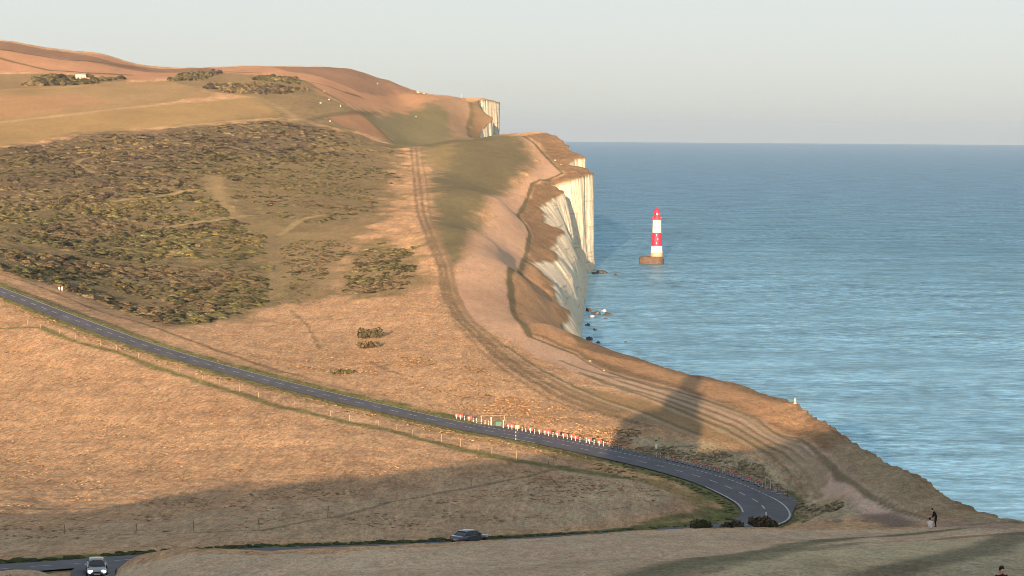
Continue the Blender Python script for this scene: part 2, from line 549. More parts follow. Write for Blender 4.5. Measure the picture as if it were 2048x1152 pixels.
def line_d(x, y, P):
    P = np.asarray(P)
    d = np.full(x.shape, 1e18)
    for i in range(len(P) - 1):
        a = P[i]; b = P[i + 1]
        dx, dy = b[0] - a[0], b[1] - a[1]; L2 = dx * dx + dy * dy + 1e-12
        t = np.clip(((x - a[0]) * dx + (y - a[1]) * dy) / L2, 0, 1)
        d = np.minimum(d, (x - a[0] - t * dx) ** 2 + (y - a[1] - t * dy) ** 2)
    return np.sqrt(d)


def G(pts, **k):
    """photo outline -> outline on the ground"""
    return np.array([at(px, py, **k) for px, py in pts])


# ------------------------------------------------------------------ what grows where (outlines laid on the ground)
DRY = (0.49, 0.305, 0.175)
PINK = (0.40, 0.235, 0.150)
OLIVE = (0.285, 0.212, 0.095)
GREEN = (0.190, 0.172, 0.078)
SCRUB = (0.175, 0.130, 0.068)
BROWN = (0.265, 0.160, 0.082)
VERGE = (0.125, 0.140, 0.040)
DARK = (0.115, 0.090, 0.045)
SHORT = (0.255, 0.205, 0.118)
EARTH = (0.330, 0.240, 0.165)

AREAS = [  # (outline, colour, softness as a share of distance, strength, tuftiness)
    ([(-400, 60), (0, 84), (270, 130), (700, 140), (820, 183), (700, 200), (600, 190), (500, 165), (340, 158), (250, 160), (180, 150), (0, 145), (-400, 130)], (0.42, 0.235, 0.142), .004, .95, .25),
    ([(-400, 40), (0, 82), (120, 103), (230, 125), (420, 135), (420, 144), (250, 138), (100, 115), (0, 100), (-400, 70)], (0.225, 0.140, 0.092), .003, .85, .4),
    ([(540, 134), (700, 138), (790, 165), (850, 188), (900, 196), (780, 196), (720, 186), (660, 160), (580, 144)], (0.225, 0.140, 0.092), .003, .8, .4),
    ([(-400, 150), (0, 148), (150, 150), (250, 160), (250, 175), (100, 180), (0, 182), (-400, 190)], (0.23, 0.165, 0.085), .004, .9, .5),
    ([(-400, 195), (0, 180), (250, 165), (360, 160), (430, 190), (260, 215), (0, 245), (-400, 275)], (0.315, 0.222, 0.108), .005, .9, .3),
    ([(-400, 220), (0, 190), (160, 188), (240, 205), (0, 240), (-400, 262)], (0.365, 0.215, 0.115), .010, .8, .3),
    ([(-400, 280), (0, 246), (260, 216), (520, 192), (560, 215), (560, 235), (420, 248), (150, 268), (0, 294), (-400, 310)], (0.33, 0.228, 0.100), .005, .9, .3),
    ([(330, 160), (420, 145), (520, 150), (620, 165), (640, 190), (700, 215), (770, 262), (700, 265), (620, 245), (560, 232), (520, 195), (430, 185)], (0.225, 0.170, 0.085), .006, .9, .6),
    ([(640, 190), (800, 186), (920, 190), (918, 225), (850, 240), (760, 230), (700, 212)], (0.40, 0.228, 0.132), .006, .9, .15),
    ([(655, 232), (740, 228), (790, 275), (740, 270), (690, 255)], (0.39, 0.215, 0.115), .003, .95, .3),
    ([(700, 214), (770, 228), (860, 200), (935, 198), (945, 220), (935, 255), (940, 276), (860, 290), (780, 296), (770, 262)], (0.175, 0.160, 0.082), .010, .95, .25),
    ([(918, 198), (940, 205), (945, 228), (935, 255), (942, 276), (895, 280), (905, 230), (860, 205)], (0.34, 0.215, 0.140), .006, .8, .25),
    # the scrub hillside
    ([(-400, 320), (0, 297), (60, 292), (150, 268), (280, 262), (420, 250), (560, 235), (640, 250), (700, 262), (780, 290), (825, 300), (800, 345), (790, 400), (760, 440), (700, 470), (640, 520), (700, 590), (560, 612), (440, 645),
      (330, 655), (230, 620), (110, 572), (60, 562), (0, 542), (-400, 440)], (0.165, 0.132, 0.066), .03, .93, .8),
    ([(-400, 320), (0, 300), (150, 270), (420, 252), (620, 250), (640, 300), (520, 330), (300, 340), (0, 400), (-400, 440)], (0.125, 0.090, 0.060), .012, .55, .8),
    ([(560, 300), (820, 300), (800, 345), (770, 420), (660, 480), (560, 440), (480, 380)], (0.225, 0.165, 0.085), .02, .75, .6),
    ([(400, 350), (440, 350), (470, 420), (560, 450), (640, 480), (560, 600), (530, 600), (540, 520), (440, 430)], (0.285, 0.215, 0.105), .008, .7, .5),
    ([(620, 470), (760, 430), (700, 480), (660, 590), (600, 600)], (0.270, 0.195, 0.100), .010, .7, .4),
    ([(680, 604), (672, 545), (710, 488), (770, 474), (835, 505), (856, 560), (795, 590)], (0.235, 0.175, 0.088), .012, .9, .7),
    # headland turf
    ([(830, 296), (900, 280), (1030, 270), (1062, 285), (1080, 330), (1000, 400), (960, 450), (930, 520), (900, 545), (870, 500), (850, 440), (860, 380), (860, 320)], (0.145, 0.130, 0.066), .014, .92, .35),
    ([(840, 300), (910, 285), (900, 340), (870, 345)], (0.30, 0.22, 0.10), .008, .6, .2),
    ([(1052, 272), (1078, 290), (1103, 322), (1128, 346), (1066, 366), (1037, 430), (1062, 468), (1020, 545), (1028, 625), (1062, 672), (1150, 706), (1130, 730), (1030, 690), (930, 640), (890, 560), (930, 520), (975, 460), (1000, 400), (1075, 335), (1062, 290)],
     (0.54, 0.345, 0.235), .008, .9, .3),
    # rough cliff-top strip
    ('STRIP', (0.235, 0.148, 0.080), .003, .95, .7),
    ([(940, 205), (975, 199), (990, 206), (985, 268), (942, 276), (935, 255), (945, 228)], (0.20, 0.132, 0.072), .002, .95, .3),
    ([(1020, 548), (1060, 530), (1100, 585), (1130, 655), (1150, 692), (1300, 728), (1585, 806), (1670, 866), (1600, 860), (1440, 800), (1250, 735), (1150, 700), (1065, 665), (1034, 620)], (0.46, 0.27, 0.145), .006, .9, .6),
    # the worn path along the cliff
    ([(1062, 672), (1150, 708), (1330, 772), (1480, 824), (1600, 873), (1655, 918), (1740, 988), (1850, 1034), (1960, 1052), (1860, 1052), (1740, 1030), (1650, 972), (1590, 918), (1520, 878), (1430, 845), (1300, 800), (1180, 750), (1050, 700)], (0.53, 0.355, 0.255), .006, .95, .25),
    ([(1610, 880), (1655, 918), (1740, 988), (1850, 1034), (1960, 1052), (1860, 1052), (1740, 1030), (1650, 972), (1590, 918)], (0.66, 0.485, 0.40), .02, .9, .25),  # stretch in shade: paler colour painted in to offset the shadow
    ([(1655, 862), (1705, 880), (1850, 962), (1900, 995), (2040, 1036), (1985, 1046), (1850, 1028), (1745, 982), (1665, 915)], (0.38, 0.295, 0.185), .01, .8, .7),
    # meadow beyond the road
    ([(1100, 760), (1300, 800), (1480, 850), (1600, 910), (1640, 930), (1500, 900), (1300, 850), (1120, 790)], (0.285, 0.195, 0.095), .008, .8, .3),
    ([(1240, 870), (1420, 885), (1600, 940), (1700, 1000), (1720, 1030), (1600, 1035), (1560, 985), (1420, 925), (1280, 890)], (0.40, 0.325, 0.21), .006, .9, .9),
    ([(1720, 1030), (1790, 1025), (1850, 1040), (1850, 1053), (1760, 1056)], (0.17, 0.125, 0.105), .008, .8, .2),
    # field inside the bend, foreground slope
    ([(-400, 1130), (0, 1110), (500, 1080), (1000, 1062), (1330, 1030), (1300, 985), (1000, 950), (500, 1010), (0, 1060), (-400, 1100)], (0.47, 0.335, 0.215), .03, .7, .7),  # this outline and the next: greyer colour put where the field is shaded
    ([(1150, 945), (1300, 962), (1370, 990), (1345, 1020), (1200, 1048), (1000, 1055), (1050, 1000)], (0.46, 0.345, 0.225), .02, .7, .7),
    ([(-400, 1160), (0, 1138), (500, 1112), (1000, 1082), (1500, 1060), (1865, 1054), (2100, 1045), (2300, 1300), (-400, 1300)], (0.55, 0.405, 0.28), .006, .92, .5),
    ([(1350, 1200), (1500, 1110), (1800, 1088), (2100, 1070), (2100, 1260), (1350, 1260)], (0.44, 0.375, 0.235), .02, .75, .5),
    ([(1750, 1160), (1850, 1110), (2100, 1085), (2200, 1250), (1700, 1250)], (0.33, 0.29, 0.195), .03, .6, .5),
]
LINES = [  # (line, colour, half width in metres, strength)
    ([(0, 98), (130, 120), (270, 136), (420, 143), (520, 146)], DARK, 3.0, .8), ([(0, 116), (100, 141), (175, 146), (260, 150)], DARK, 3.0, .8),
    ([(0, 245), (150, 229), (300, 211), (500, 194)], (0.42, 0.30, 0.17), 3.5, .8), ([(310, 258), (420, 246), (520, 238)], (0.42, 0.30, 0.17), 2.5, .7),
    ([(500, 190), (560, 215), (600, 240), (640, 250)], (0.33, 0.24, 0.13), 3.0, .7), ([(604, 160), (640, 180), (700, 215), (750, 250), (785, 283)], (0.15, 0.13, 0.06), 3.5, .75),
    ([(625, 165), (690, 185), (720, 193)], DARK, 2.5, .8), ([(620, 240), (680, 228), (760, 226)], DARK, 2.5, .6),
    ([(0, 180), (120, 176), (250, 164)], (0.40, 0.26, 0.15), 3.0, .6), ([(180, 315), (150, 325), (185, 345)], (0.34, 0.25, 0.13), 1.4, .8),
    ([(220, 405), (300, 395), (390, 380), (450, 375)], (0.40, 0.29, 0.14), 2.0, .8), ([(380, 345), (430, 352), (440, 400), (470, 430)], (0.33, 0.24, 0.12), 2.5, .8),
    ([(330, 455), (430, 440), (500, 430)], (0.36, 0.27, 0.13), 2.2, .7), ([(250, 500), (330, 510), (360, 500)], (0.36, 0.26, 0.12), 2.0, .7), ([(110, 470), (180, 472)], (0.37, 0.25, 0.12), 1.6, .7),
    ([(550, 470), (552, 540), (540, 600)], (0.24, 0.18, 0.10), 1.0, .7), ([(560, 470), (600, 440), (640, 430)], (0.38, 0.30, 0.15), 1.6, .6),
    # vehicle tracks over the headland
    ([(830, 295), (837, 360), (843, 420), (864, 480), (889, 540), (897, 590), (931, 645), (991, 698), (1066, 753), (1140, 793), (1230, 828), (1300, 850)], (0.36, 0.245, 0.145), 2.4, .7),
    ([(822, 295), (828, 360), (834, 420), (856, 480), (881, 540), (888, 590), (921, 645), (981, 702), (1056, 757), (1126, 797), (1216, 830), (1300, 852)], (0.22, 0.150, 0.085), .75, .8),
    ([(832, 295), (839, 360), (846, 420), (866, 478), (891, 538), (899, 588), (933, 645), (992, 698), (1068, 752), (1143, 792), (1235, 826)], (0.22, 0.150, 0.085), .75, .8),
    ([(842, 300), (852, 360), (858, 420), (877, 474), (902, 533), (911, 583), (946, 643), (1008, 694), (1084, 747), (1160, 787), (1260, 824)], (0.24, 0.165, 0.09), .7, .6),
    ([(905, 640), (965, 705), (1040, 762), (1110, 802), (1190, 830)], (0.24, 0.165, 0.09), .5, .6),
    ([(1045, 272), (1070, 288), (1100, 322), (1125, 346), (1064, 367), (1036, 430), (1060, 470), (1019, 546), (1026, 622), (1060, 674), (1148, 708)], (0.125, 0.105, 0.05), 1.0, .9),
    ([(1148, 708), (1328, 774), (1478, 826), (1598, 876), (1652, 920), (1736, 990), (1846, 1036), (1960, 1050)], (0.17, 0.14, 0.075), 0.35, .85),
    ([(940, 205), (945, 228), (935, 255), (942, 276)], (0.13, 0.11, 0.055), 2.0, .8),
    # thin sheep paths, ditch and old hedge lines
    ([(580, 620), (615, 650), (640, 698)], (0.2, 0.14, 0.075), 0.5, .7), ([(650, 735), (740, 725), (800, 750)], DARK, 0.5, .5),
    ([(-120, 505), (0, 548), (110, 585), (280, 645), (420, 695), (560, 742), (700, 780), (820, 812), (920, 835)], (0.17, 0.12, 0.06), 0.9, .8),
    ([(-120, 640), (0, 656), (80, 654), (130, 676), (250, 710), (400, 762), (520, 802), (640, 832), (780, 862), (900, 892), (1050, 926), (1150, 941), (1300, 962), (1380, 990), (1420, 1018), (1400, 1030), (1300, 1045)], (0.140, 0.142, 0.048), 1.3, .85),
    ([(150, 1072), (330, 1068), (520, 1060), (680, 1030), (780, 1005), (900, 985), (1020, 960), (1110, 940)], (0.13, 0.11, 0.065), 0.45, .6),
    ([(1240, 1160), (1330, 1140), (1480, 1108), (1620, 1085), (1760, 1072), (1900, 1062)], (0.155, 0.150, 0.085), 1.4, .85), ([(1290, 1165), (1420, 1138), (1560, 1105), (1700, 1088), (1900, 1076), (2048, 1064)], (0.155, 0.150, 0.085), 1.0, .6),
    ([(1880, 1044), (1960, 1052), (2048, 1052)], (0.36, 0.25, 0.19), 1.6, .7), ([(2048, 1062), (2000, 1088), (1940, 1108), (1850, 1124), (1750, 1152)], (0.12, 0.105, 0.07), 1.2, .7),
]
RUTS = [[(1180 + 0, 752), (1330, 800), (1460, 850), (1560, 905), (1640, 968)], [(1200, 748), (1345, 795), (1475, 843), (1575, 897), (1648, 952)], [(1220, 745), (1360, 790), (1490, 836), (1590, 890), (1655, 940)],
        [(1160, 745), (1310, 800), (1440, 855), (1530, 905), (1610, 970)], [(1120, 720), (1250, 758), (1380, 790), (1500, 832), (1600, 885)], [(1010, 690), (1100, 748), (1200, 795), (1300, 830), (1400, 870)]]
for r in RUTS:
    LINES.append((r, (0.17, 0.13, 0.065), 0.5, .75))
    LINES.append(([(a, b + 5) for a, b in r], (0.50, 0.37, 0.25), 0.45, .6))

FENCE_LINE = [(1052, 272), (1080, 290), (1105, 322), (1129, 347), (1068, 368), (1040, 430), (1063, 470), (1022, 546), (1030, 621), (1062, 670), (1150, 705), (1330, 771), (1480, 821), (1600, 871), (1655, 916), (1740, 986), (1850, 1031), (1990, 1047)]
_e = E3[(E3[:, 1] > 150) & (E3[:, 1] < 2160)]
STRIP = np.vstack([G(FENCE_LINE), [(x + 12, y) for x, y, z in _e]])
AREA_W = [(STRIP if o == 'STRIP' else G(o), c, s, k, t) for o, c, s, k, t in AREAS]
LINE_W = [(G(o), c, hw, k) for o, c, hw, k in LINES]


def ground_paint(x, y):
    """region colour and tuftiness of the turf at points on the ground"""
    n = len(x)
    C = np.tile(np.array(DRY), (n, 1)); T = np.full(n, 0.85)
    j = (fbm(x / 9.0, y / 22.0, 4, 5) - 0.5) * 2
    for P, c, soft, k, t in AREA_W:
        bb = (x > P[:, 0].min() - 120) & (x < P[:, 0].max() + 120) & (y > P[:, 1].min() - 300) & (y < P[:, 1].max() + 300)
        if not bb.any():
            continue
        xs, ys = x[bb], y[bb]
        sd = poly_sd(xs, ys, P)
        wd = 0.4 * soft * ys + 0.3
        a = k * (1 - sstep(-wd, wd, sd + j[bb] * wd * 1.3))
        C[bb] += (np.array(c) - C[bb]) * a[:, None]
        T[bb] += (t - T[bb]) * a
    for P, c, hw, k in LINE_W:
        bb = (x > P[:, 0].min() - 15) & (x < P[:, 0].max() + 15) & (y > P[:, 1].min() - 15) & (y < P[:, 1].max() + 15)
        if not bb.any():
            continue
        d = line_d(x[bb], y[bb], P)
        a = k * (1 - sstep(hw * 0.6, hw * 1.7, d * (1 + 0.5 * j[bb])))
        C[bb] += (np.array(c) - C[bb]) * a[:, None]
    # verges of the road
    m = (y < 960) & (y > 140)
    if m.any():
        d, sd, rz, rs = road_dist(x[m], y[m])
        e = d - HALF - np.where(sd > 0, lay_w(rs), 0)
        far = rs < LAY0
        outw = np.where(sd > 0, np.where(far, 3.6, 0.9), np.where(rs < LAY1, 2.2, 3.4))
        outw = outw * (0.75 + 0.6 * vn(rs / 7.0, rs * 0, 3)) + 1.3 * (vn(x[m] / 1.6, y[m] / 2.5, 4) - 0.5)
        a = 0.92 * (1 - sstep(outw * 0.8, outw * 1.15 + 0.3, e))
        vc = np.array(VERGE) * (0.8 + 0.5 * vn(x[m] / 2.0, y[m] / 3.0, 8))[:, None]
        Cm = C[m]; Cm += (vc - Cm) * a[:, None]
        a2 = 0.6 * (sstep(outw, outw + 1.5, e) * (1 - sstep(7.5, 10.5, e))) * ((sd > 0) & far)
        Cm += (np.array((0.43, 0.275, 0.165)) - Cm) * a2[:, None]
        a3 = 0.5 * (sstep(outw, outw + 1.0, e) * (1 - sstep(5.5, 8.0, e))) * ((sd < 0) & (rs < LAY1))
        Cm += (np.array((0.45, 0.275, 0.115)) - Cm) * a3[:, None]
        a4 = 0.9 * (1 - sstep(0.0, 0.35, e))
        Cm += (np.array((0.16, 0.14, 0.10)) - Cm) * a4[:, None]
        C[m] = Cm
    return C, T


# ------------------------------------------------------------------ the ground sheet: a fan of rows that ends at the cliff edge
rows = list(np.geomspace(66, 800, 640)) + list(np.arange(802.5, 2900, 2.6)) + list(np.geomspace(2905, 3400, 30))
rows = np.array(rows)
cols = np.r_[np.linspace(-420, 0, 48, endpoint=False), np.linspace(0, 780, 150, endpoint=False), np.linspace(780, 1330, 205, endpoint=False), np.linspace(1330, 1760, 140, endpoint=False), np.linspace(1760, 2500, 85)]
SX = (cols - 1024) / F
XE = x_edge(rows)
X = np.minimum(SX[None, :] * rows[:, None], XE[:, None])
Y = np.repeat(rows[:, None], len(cols), 1)
clampd = SX[None, :] * rows[:, None] >= XE[:, None]
nr, nc = X.shape
idx = np.arange(nr * nc).reshape(nr, nc)
Fq = np.stack([idx[:-1, :-1], idx[:-1, 1:], idx[1:, 1:], idx[1:, :-1]], -1).reshape(-1, 4)
cl = clampd.ravel()
Fq = Fq[~(cl[Fq].all(1))]
used = np.zeros(nr * nc, bool); used[Fq.ravel()] = True
remap = np.cumsum(used) - 1
xv, yv = X.ravel()[used], Y.ravel()[used]
Fq = remap[Fq]
zv = z_land(xv, yv)
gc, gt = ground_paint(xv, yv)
ed = x_edge(yv) - xv
rd = np.full(len(xv), 99.0)
m = (yv < 960) & (yv > 140)
_d, _sd, _rz, _rs = road_dist(xv[m], yv[m]); rd[m] = _d - HALF - np.where(_sd > 0, lay_w(_rs), 0)
lumpy = gt * sstep(0.4, 3.0, rd)
rel = lumpy * (0.20 * (fbm(xv / 1.1, yv / 1.9, 3, 51) - 0.45) + 0.6 * (fbm(xv / 7.0, yv / 9.0, 3, 57) - 0.5) * sstep(2, 9, rd))
scr = sstep(0.55, 0.8, gt) * sstep(700, 1000, yv)
rel += scr * 2.2 * (fbm(xv / 9.0, yv / 14.0, 3, 61) - 0.5)
zv = zv + rel - 0.5 * np.exp(-np.clip(ed, 0, 50) / 1.2)
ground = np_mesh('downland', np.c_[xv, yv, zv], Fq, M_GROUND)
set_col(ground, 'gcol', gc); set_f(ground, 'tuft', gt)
tag(ground, kind='structure')
# hill top that the photographer stands on, and the land to the left of the view
gx = np.linspace(-190, 75, 90); gy = np.linspace(-280, 68, 120)
XX, YY = np.meshgrid(gx, gy)
XX = np.minimum(XX, x_edge(YY))
ZZ = z_rbf(XX, YY).reshape(XX.shape) + 0.5 * (fbm(XX / 7, YY / 7, 4, 77) - 0.5) + 3.6 * (fbm(XX / 7.0, YY / 900.0, 3, 83) - 0.45) * sstep(-7, -14, XX)  # unseen ridges along the crest, shaped to make its cast shadow edge lumpy
idx = np.arange(XX.size).reshape(XX.shape)
Fh = np.stack([idx[:-1, :-1], idx[:-1, 1:], idx[1:, 1:], idx[1:, :-1]], -1).reshape(-1, 4)
hill = np_mesh('hilltop', np.c_[XX.ravel(), YY.ravel(), ZZ.ravel()], Fh, M_GROUND)
set_col(hill, 'gcol', np.tile(np.array((0.28, 0.21, 0.12)), (XX.size, 1))); set_f(hill, 'tuft', np.full(XX.size, 0.6))
tag(hill, kind='structure')

# ------------------------------------------------------------------ chalk cliffs, from the turf edge down to the water
NT = 46
tt = np.linspace(0, 1, NT)
ze = np.interp(rows, yv[np.r_[True]] if False else rows, z_land(XE, rows))
ze = ze + np.interp(rows, rows, lumpy[:1].mean() * 0 * rows)
# take the very rim of the ground sheet so that both sheets meet
rim = {}
for i in range(nr):
    j = int(np.argmax(clampd[i]))
    rim[i] = zv[remap[i * nc + j]] if used[i * nc + j] else ze[i]
ze = np.array([rim[i] for i in range(nr)])
XB = x_base(rows)
TT, RY = np.meshgrid(tt, rows)
ZE = np.repeat(ze[:, None], NT, 1); XEE = np.repeat(XE[:, None], NT, 1); XBB = np.repeat(XB[:, None], NT, 1)
ZC = ZE * (1 - TT) - 1.5 * TT
spread = np.maximum(XBB - XEE, 2.0)
far_ = sstep(1640, 1770, RY)
kn = 0.38 + 0.36 * far_; kg = 0.58 - 0.30 * far_
CX = XEE + spread * (kg * np.minimum(TT / kn, 1) ** 0.85 + (1 - kg) * np.maximum((TT - kn) / (1 - kn), 0) ** (1 + far_))
amp = np.sin(np.pi * np.clip(TT * 1.02, 0, 1)) ** 0.6 * np.clip(ZE / 60, 0.3, 1.2)
amp = amp * (1 - 0.86 * sstep(0.30, 0.52, TT - 0.25 * far_))
CX += amp * (4.6 * (fbm(RY / 20.0, ZC / 160.0, 3, 91) - 0.5) + 2.2 * (fbm(RY / 6.0, ZC / 60.0, 3, 95) - 0.5) + 0.35 * (fbm(RY / 3.0, ZC / 2.2, 3, 97) - 0.5))
CX = np.where(TT == 0, XEE, CX)
CYY = RY + amp * 1.0 * (fbm(RY / 9.0, ZC / 16.0, 3, 99) - 0.5) * (TT > 0)
idx = np.arange(CX.size).reshape(CX.shape)
Fc = np.stack([idx[:-1, :-1], idx[:-1, 1:], idx[1:, 1:], idx[1:, :-1]], -1).reshape(-1, 4)
cliff = np_mesh('chalk_cliff', np.c_[CX.ravel(), CYY.ravel(), ZC.ravel()], Fc, M_CHALK)
dz = (ZE - ZC)
turf = 1 - sstep(0.2, 1.2 + 3.5 * fbm(RY / 5.0, ZC / 8.0, 3, 103) ** 2, dz)
set_f(cliff, 'turfy', turf.ravel())
tag(cliff, kind='structure')

# ------------------------------------------------------------------ sea
sea = mesh_obj('sea', [(-16000, -2500, 0), (16000, -2500, 0), (16000, 30000, 0), (-16000, 30000, 0)], [(0, 1, 2, 3)], M_SEA)
tag(sea, kind='structure')

# ------------------------------------------------------------------ road ribbon and its markings
def ribbon(s0, s1, off0, off1, lift, step=1.5):
    """strip between two offsets (left positive) of the centre line; offsets may be functions of arc length"""
    n = max(2, int((s1 - s0) / step) + 1)
    s = np.linspace(s0, s1, n)
    c = np.stack([np.interp(s, ROAD_S, ROAD[:, k]) for k in range(3)], 1)
    nn = np.stack([np.interp(s, ROAD_S, RN[:, k]) for k in range(2)], 1)
    nn /= np.linalg.norm(nn, axis=1)[:, None]
    a = off0(s) if callable(off0) else np.full(n, float(off0)); b = off1(s) if callable(off1) else np.full(n, float(off1))
    V = []
    for i in range(n):
        for o in (a[i], b[i]):
            V.append((c[i, 0] + nn[i, 0] * o, c[i, 1] + nn[i, 1] * o, c[i, 2] + lift))
    Fa = [(2 * i, 2 * i + 1, 2 * i + 3, 2 * i + 2) for i in range(n - 1)]
    return V, Fa


def road_pt(s, off, lift=0.0):
    c = [np.interp(s, ROAD_S, ROAD[:, k]) for k in range(3)]
    nn = np.array([np.interp(s, ROAD_S, RN[:, k]) for k in range(2)]); nn /= np.linalg.norm(nn)
    t = math.atan2(-nn[0], nn[1])
    return Vector((c[0] + nn[0] * off, c[1] + nn[1] * off, c[2] + lift)), t


SEND = ROAD_S[-1]
V, Fa = ribbon(0, SEND, -HALF, lambda s: HALF + lay_w(s), 0.0)
road = mesh_obj('road', V, Fa, M_ASPH); tag(road, kind='structure')
EW = 0.11
V, Fa = ribbon(0, LAY0 - 1, HALF - 0.28 - EW, HALF - 0.28 + EW, 0.006)
mesh_obj('edge_line', V, Fa, M_PAINT, road)
V, Fa = ribbon(LAY1 - 12, LAY1 + 40, HALF - 0.25 - EW, HALF - 0.25 + EW, 0.006)
mesh_obj('edge_line', V, Fa, M_PAINT, road)
V, Fa = ribbon(LAY1 - 26, LAY1 + 6, -HALF + 0.15, -HALF + 0.35, 0.006)
mesh_obj('edge_line', V, Fa, M_PAINT, road)
sA, sB = arc_at_px(1035), arc_at_px(1105)
V, Fa = ribbon(sA, sB, -HALF + 0.15, -HALF + 0.35, 0.006)
mesh_obj('edge_line', V, Fa, M_PAINT, road)
s = LAY0 + 1.0
while s < LAY1 - 13:
    V, Fa = ribbon(s, s + 1.0, HALF - 0.28 - EW, HALF - 0.28 + EW, 0.006)
    mesh_obj('lay_by_dash', V, Fa, M_PAINT, road); s += 2.0
s = 6.0
while s < SEND - 8:
    L = 4.0
    V, Fa = ribbon(s, s + L, -0.09, 0.09, 0.006)
    mesh_obj('centre_dash', V, Fa, M_PAINT, road); s += 8.0

# side road that climbs towards us between the near banks
SP = np.array([P3(*p)[:2] for p in [(206, 1128, 208)] + STUB_P])
SPr, _ = resample(np.c_[SP, np.zeros(len(SP))], 0.8)
tg = np.gradient(SPr[:, :2], axis=0); tg /= np.linalg.norm(tg, axis=1)[:, None]
V, Fa = [], []
for i in range(len(SPr)):
    for k in range(7):
        o_ = -1.7 + 3.4 * k / 6
        qx, qy = SPr[i, 0] - tg[i, 1] * o_, SPr[i, 1] + tg[i, 0] * o_
        V.append((qx, qy, 0))
V = np.array(V); V[:, 2] = z_land(V[:, 0], V[:, 1]) + 0.17
Fa = [(i * 7 + k, i * 7 + k + 1, (i + 1) * 7 + k + 1, (i + 1) * 7 + k) for i in range(len(SPr) - 1) for k in range(6)]
sr = mesh_obj('side_road', V, Fa, M_ASPH, None, True); tag(sr, kind='structure')


# ------------------------------------------------------------------ scrub: thorn and gorse on the hillside
M_SCRUB, nt, b = mat('scrub_leaf', 0.9, 0.1)
a_ = node(nt, 'ShaderNodeAttribute', attribute_name='gcol')
v = coords(nt)
c = mixc(nt, 1.0, a_.outputs['Color'], ramp(nt, noise(nt, v, 1.6, 5, 0.75), [(0.3, 0.45), (0.5, 1.0), (0.7, 1.5)]), 'MULTIPLY')
nt.links.new(c, b.inputs['Base Color'])
n_ = node(nt, 'ShaderNodeAttribute', attribute_name='nrm')          # leaf faces look every way: their mean facing
bp = node(nt, 'ShaderNodeBump', Strength=1.0, Distance=0.6)
nt.links.new(n_.outputs['Vector'], bp.inputs['Normal'])
nt.links.new(noise(nt, v, 1.3, 5, 0.75), bp.inputs['Height'])
nt.links.new(bp.outputs[0], b.inputs['Normal'])



def clump(NS, NRG):
    """low dome of NS by NRG facets"""
    a = np.linspace(0, 2 * math.pi, NS, endpoint=False); P = []; T = []
    for r in range(NRG):
        th = r / NRG * math.pi / 2
        P += [(math.cos(th) * math.cos(q + r * 0.35), math.cos(th) * math.sin(q + r * 0.35), math.sin(th)) for q in a]
    P.append((0, 0, 1))
    for r in range(NRG - 1):
        for q in range(NS):
            i0, i1 = r * NS + q, r * NS + (q + 1) % NS
            T += [(i0, i1, i1 + NS), (i0, i1 + NS, i0 + NS)]
    T += [((NRG - 1) * NS + q, (NRG - 1) * NS + (q + 1) % NS, NRG * NS) for q in range(NS)]
    return np.array(P), np.array(T)


BIG, SMALL = clump(8, 3), clump(5, 2)


def set_nrm(o, n, up, dome):
    """mean leaf facing: between the clump's own surface and straight up"""
    nv = np.repeat((dome * np.array([1, 1, 0.8]))[None], n, 0).reshape(-1, 3) * (1 - up) + np.array([0, 0, up])
    nv += np.random.default_rng(n).normal(0, 0.10, nv.shape)
    nv /= np.linalg.norm(nv, axis=1)[:, None]
    a = o.data.attributes.new('nrm', 'FLOAT_VECTOR', 'POINT')
    a.data.foreach_set('vector', nv.astype(np.float32).ravel())


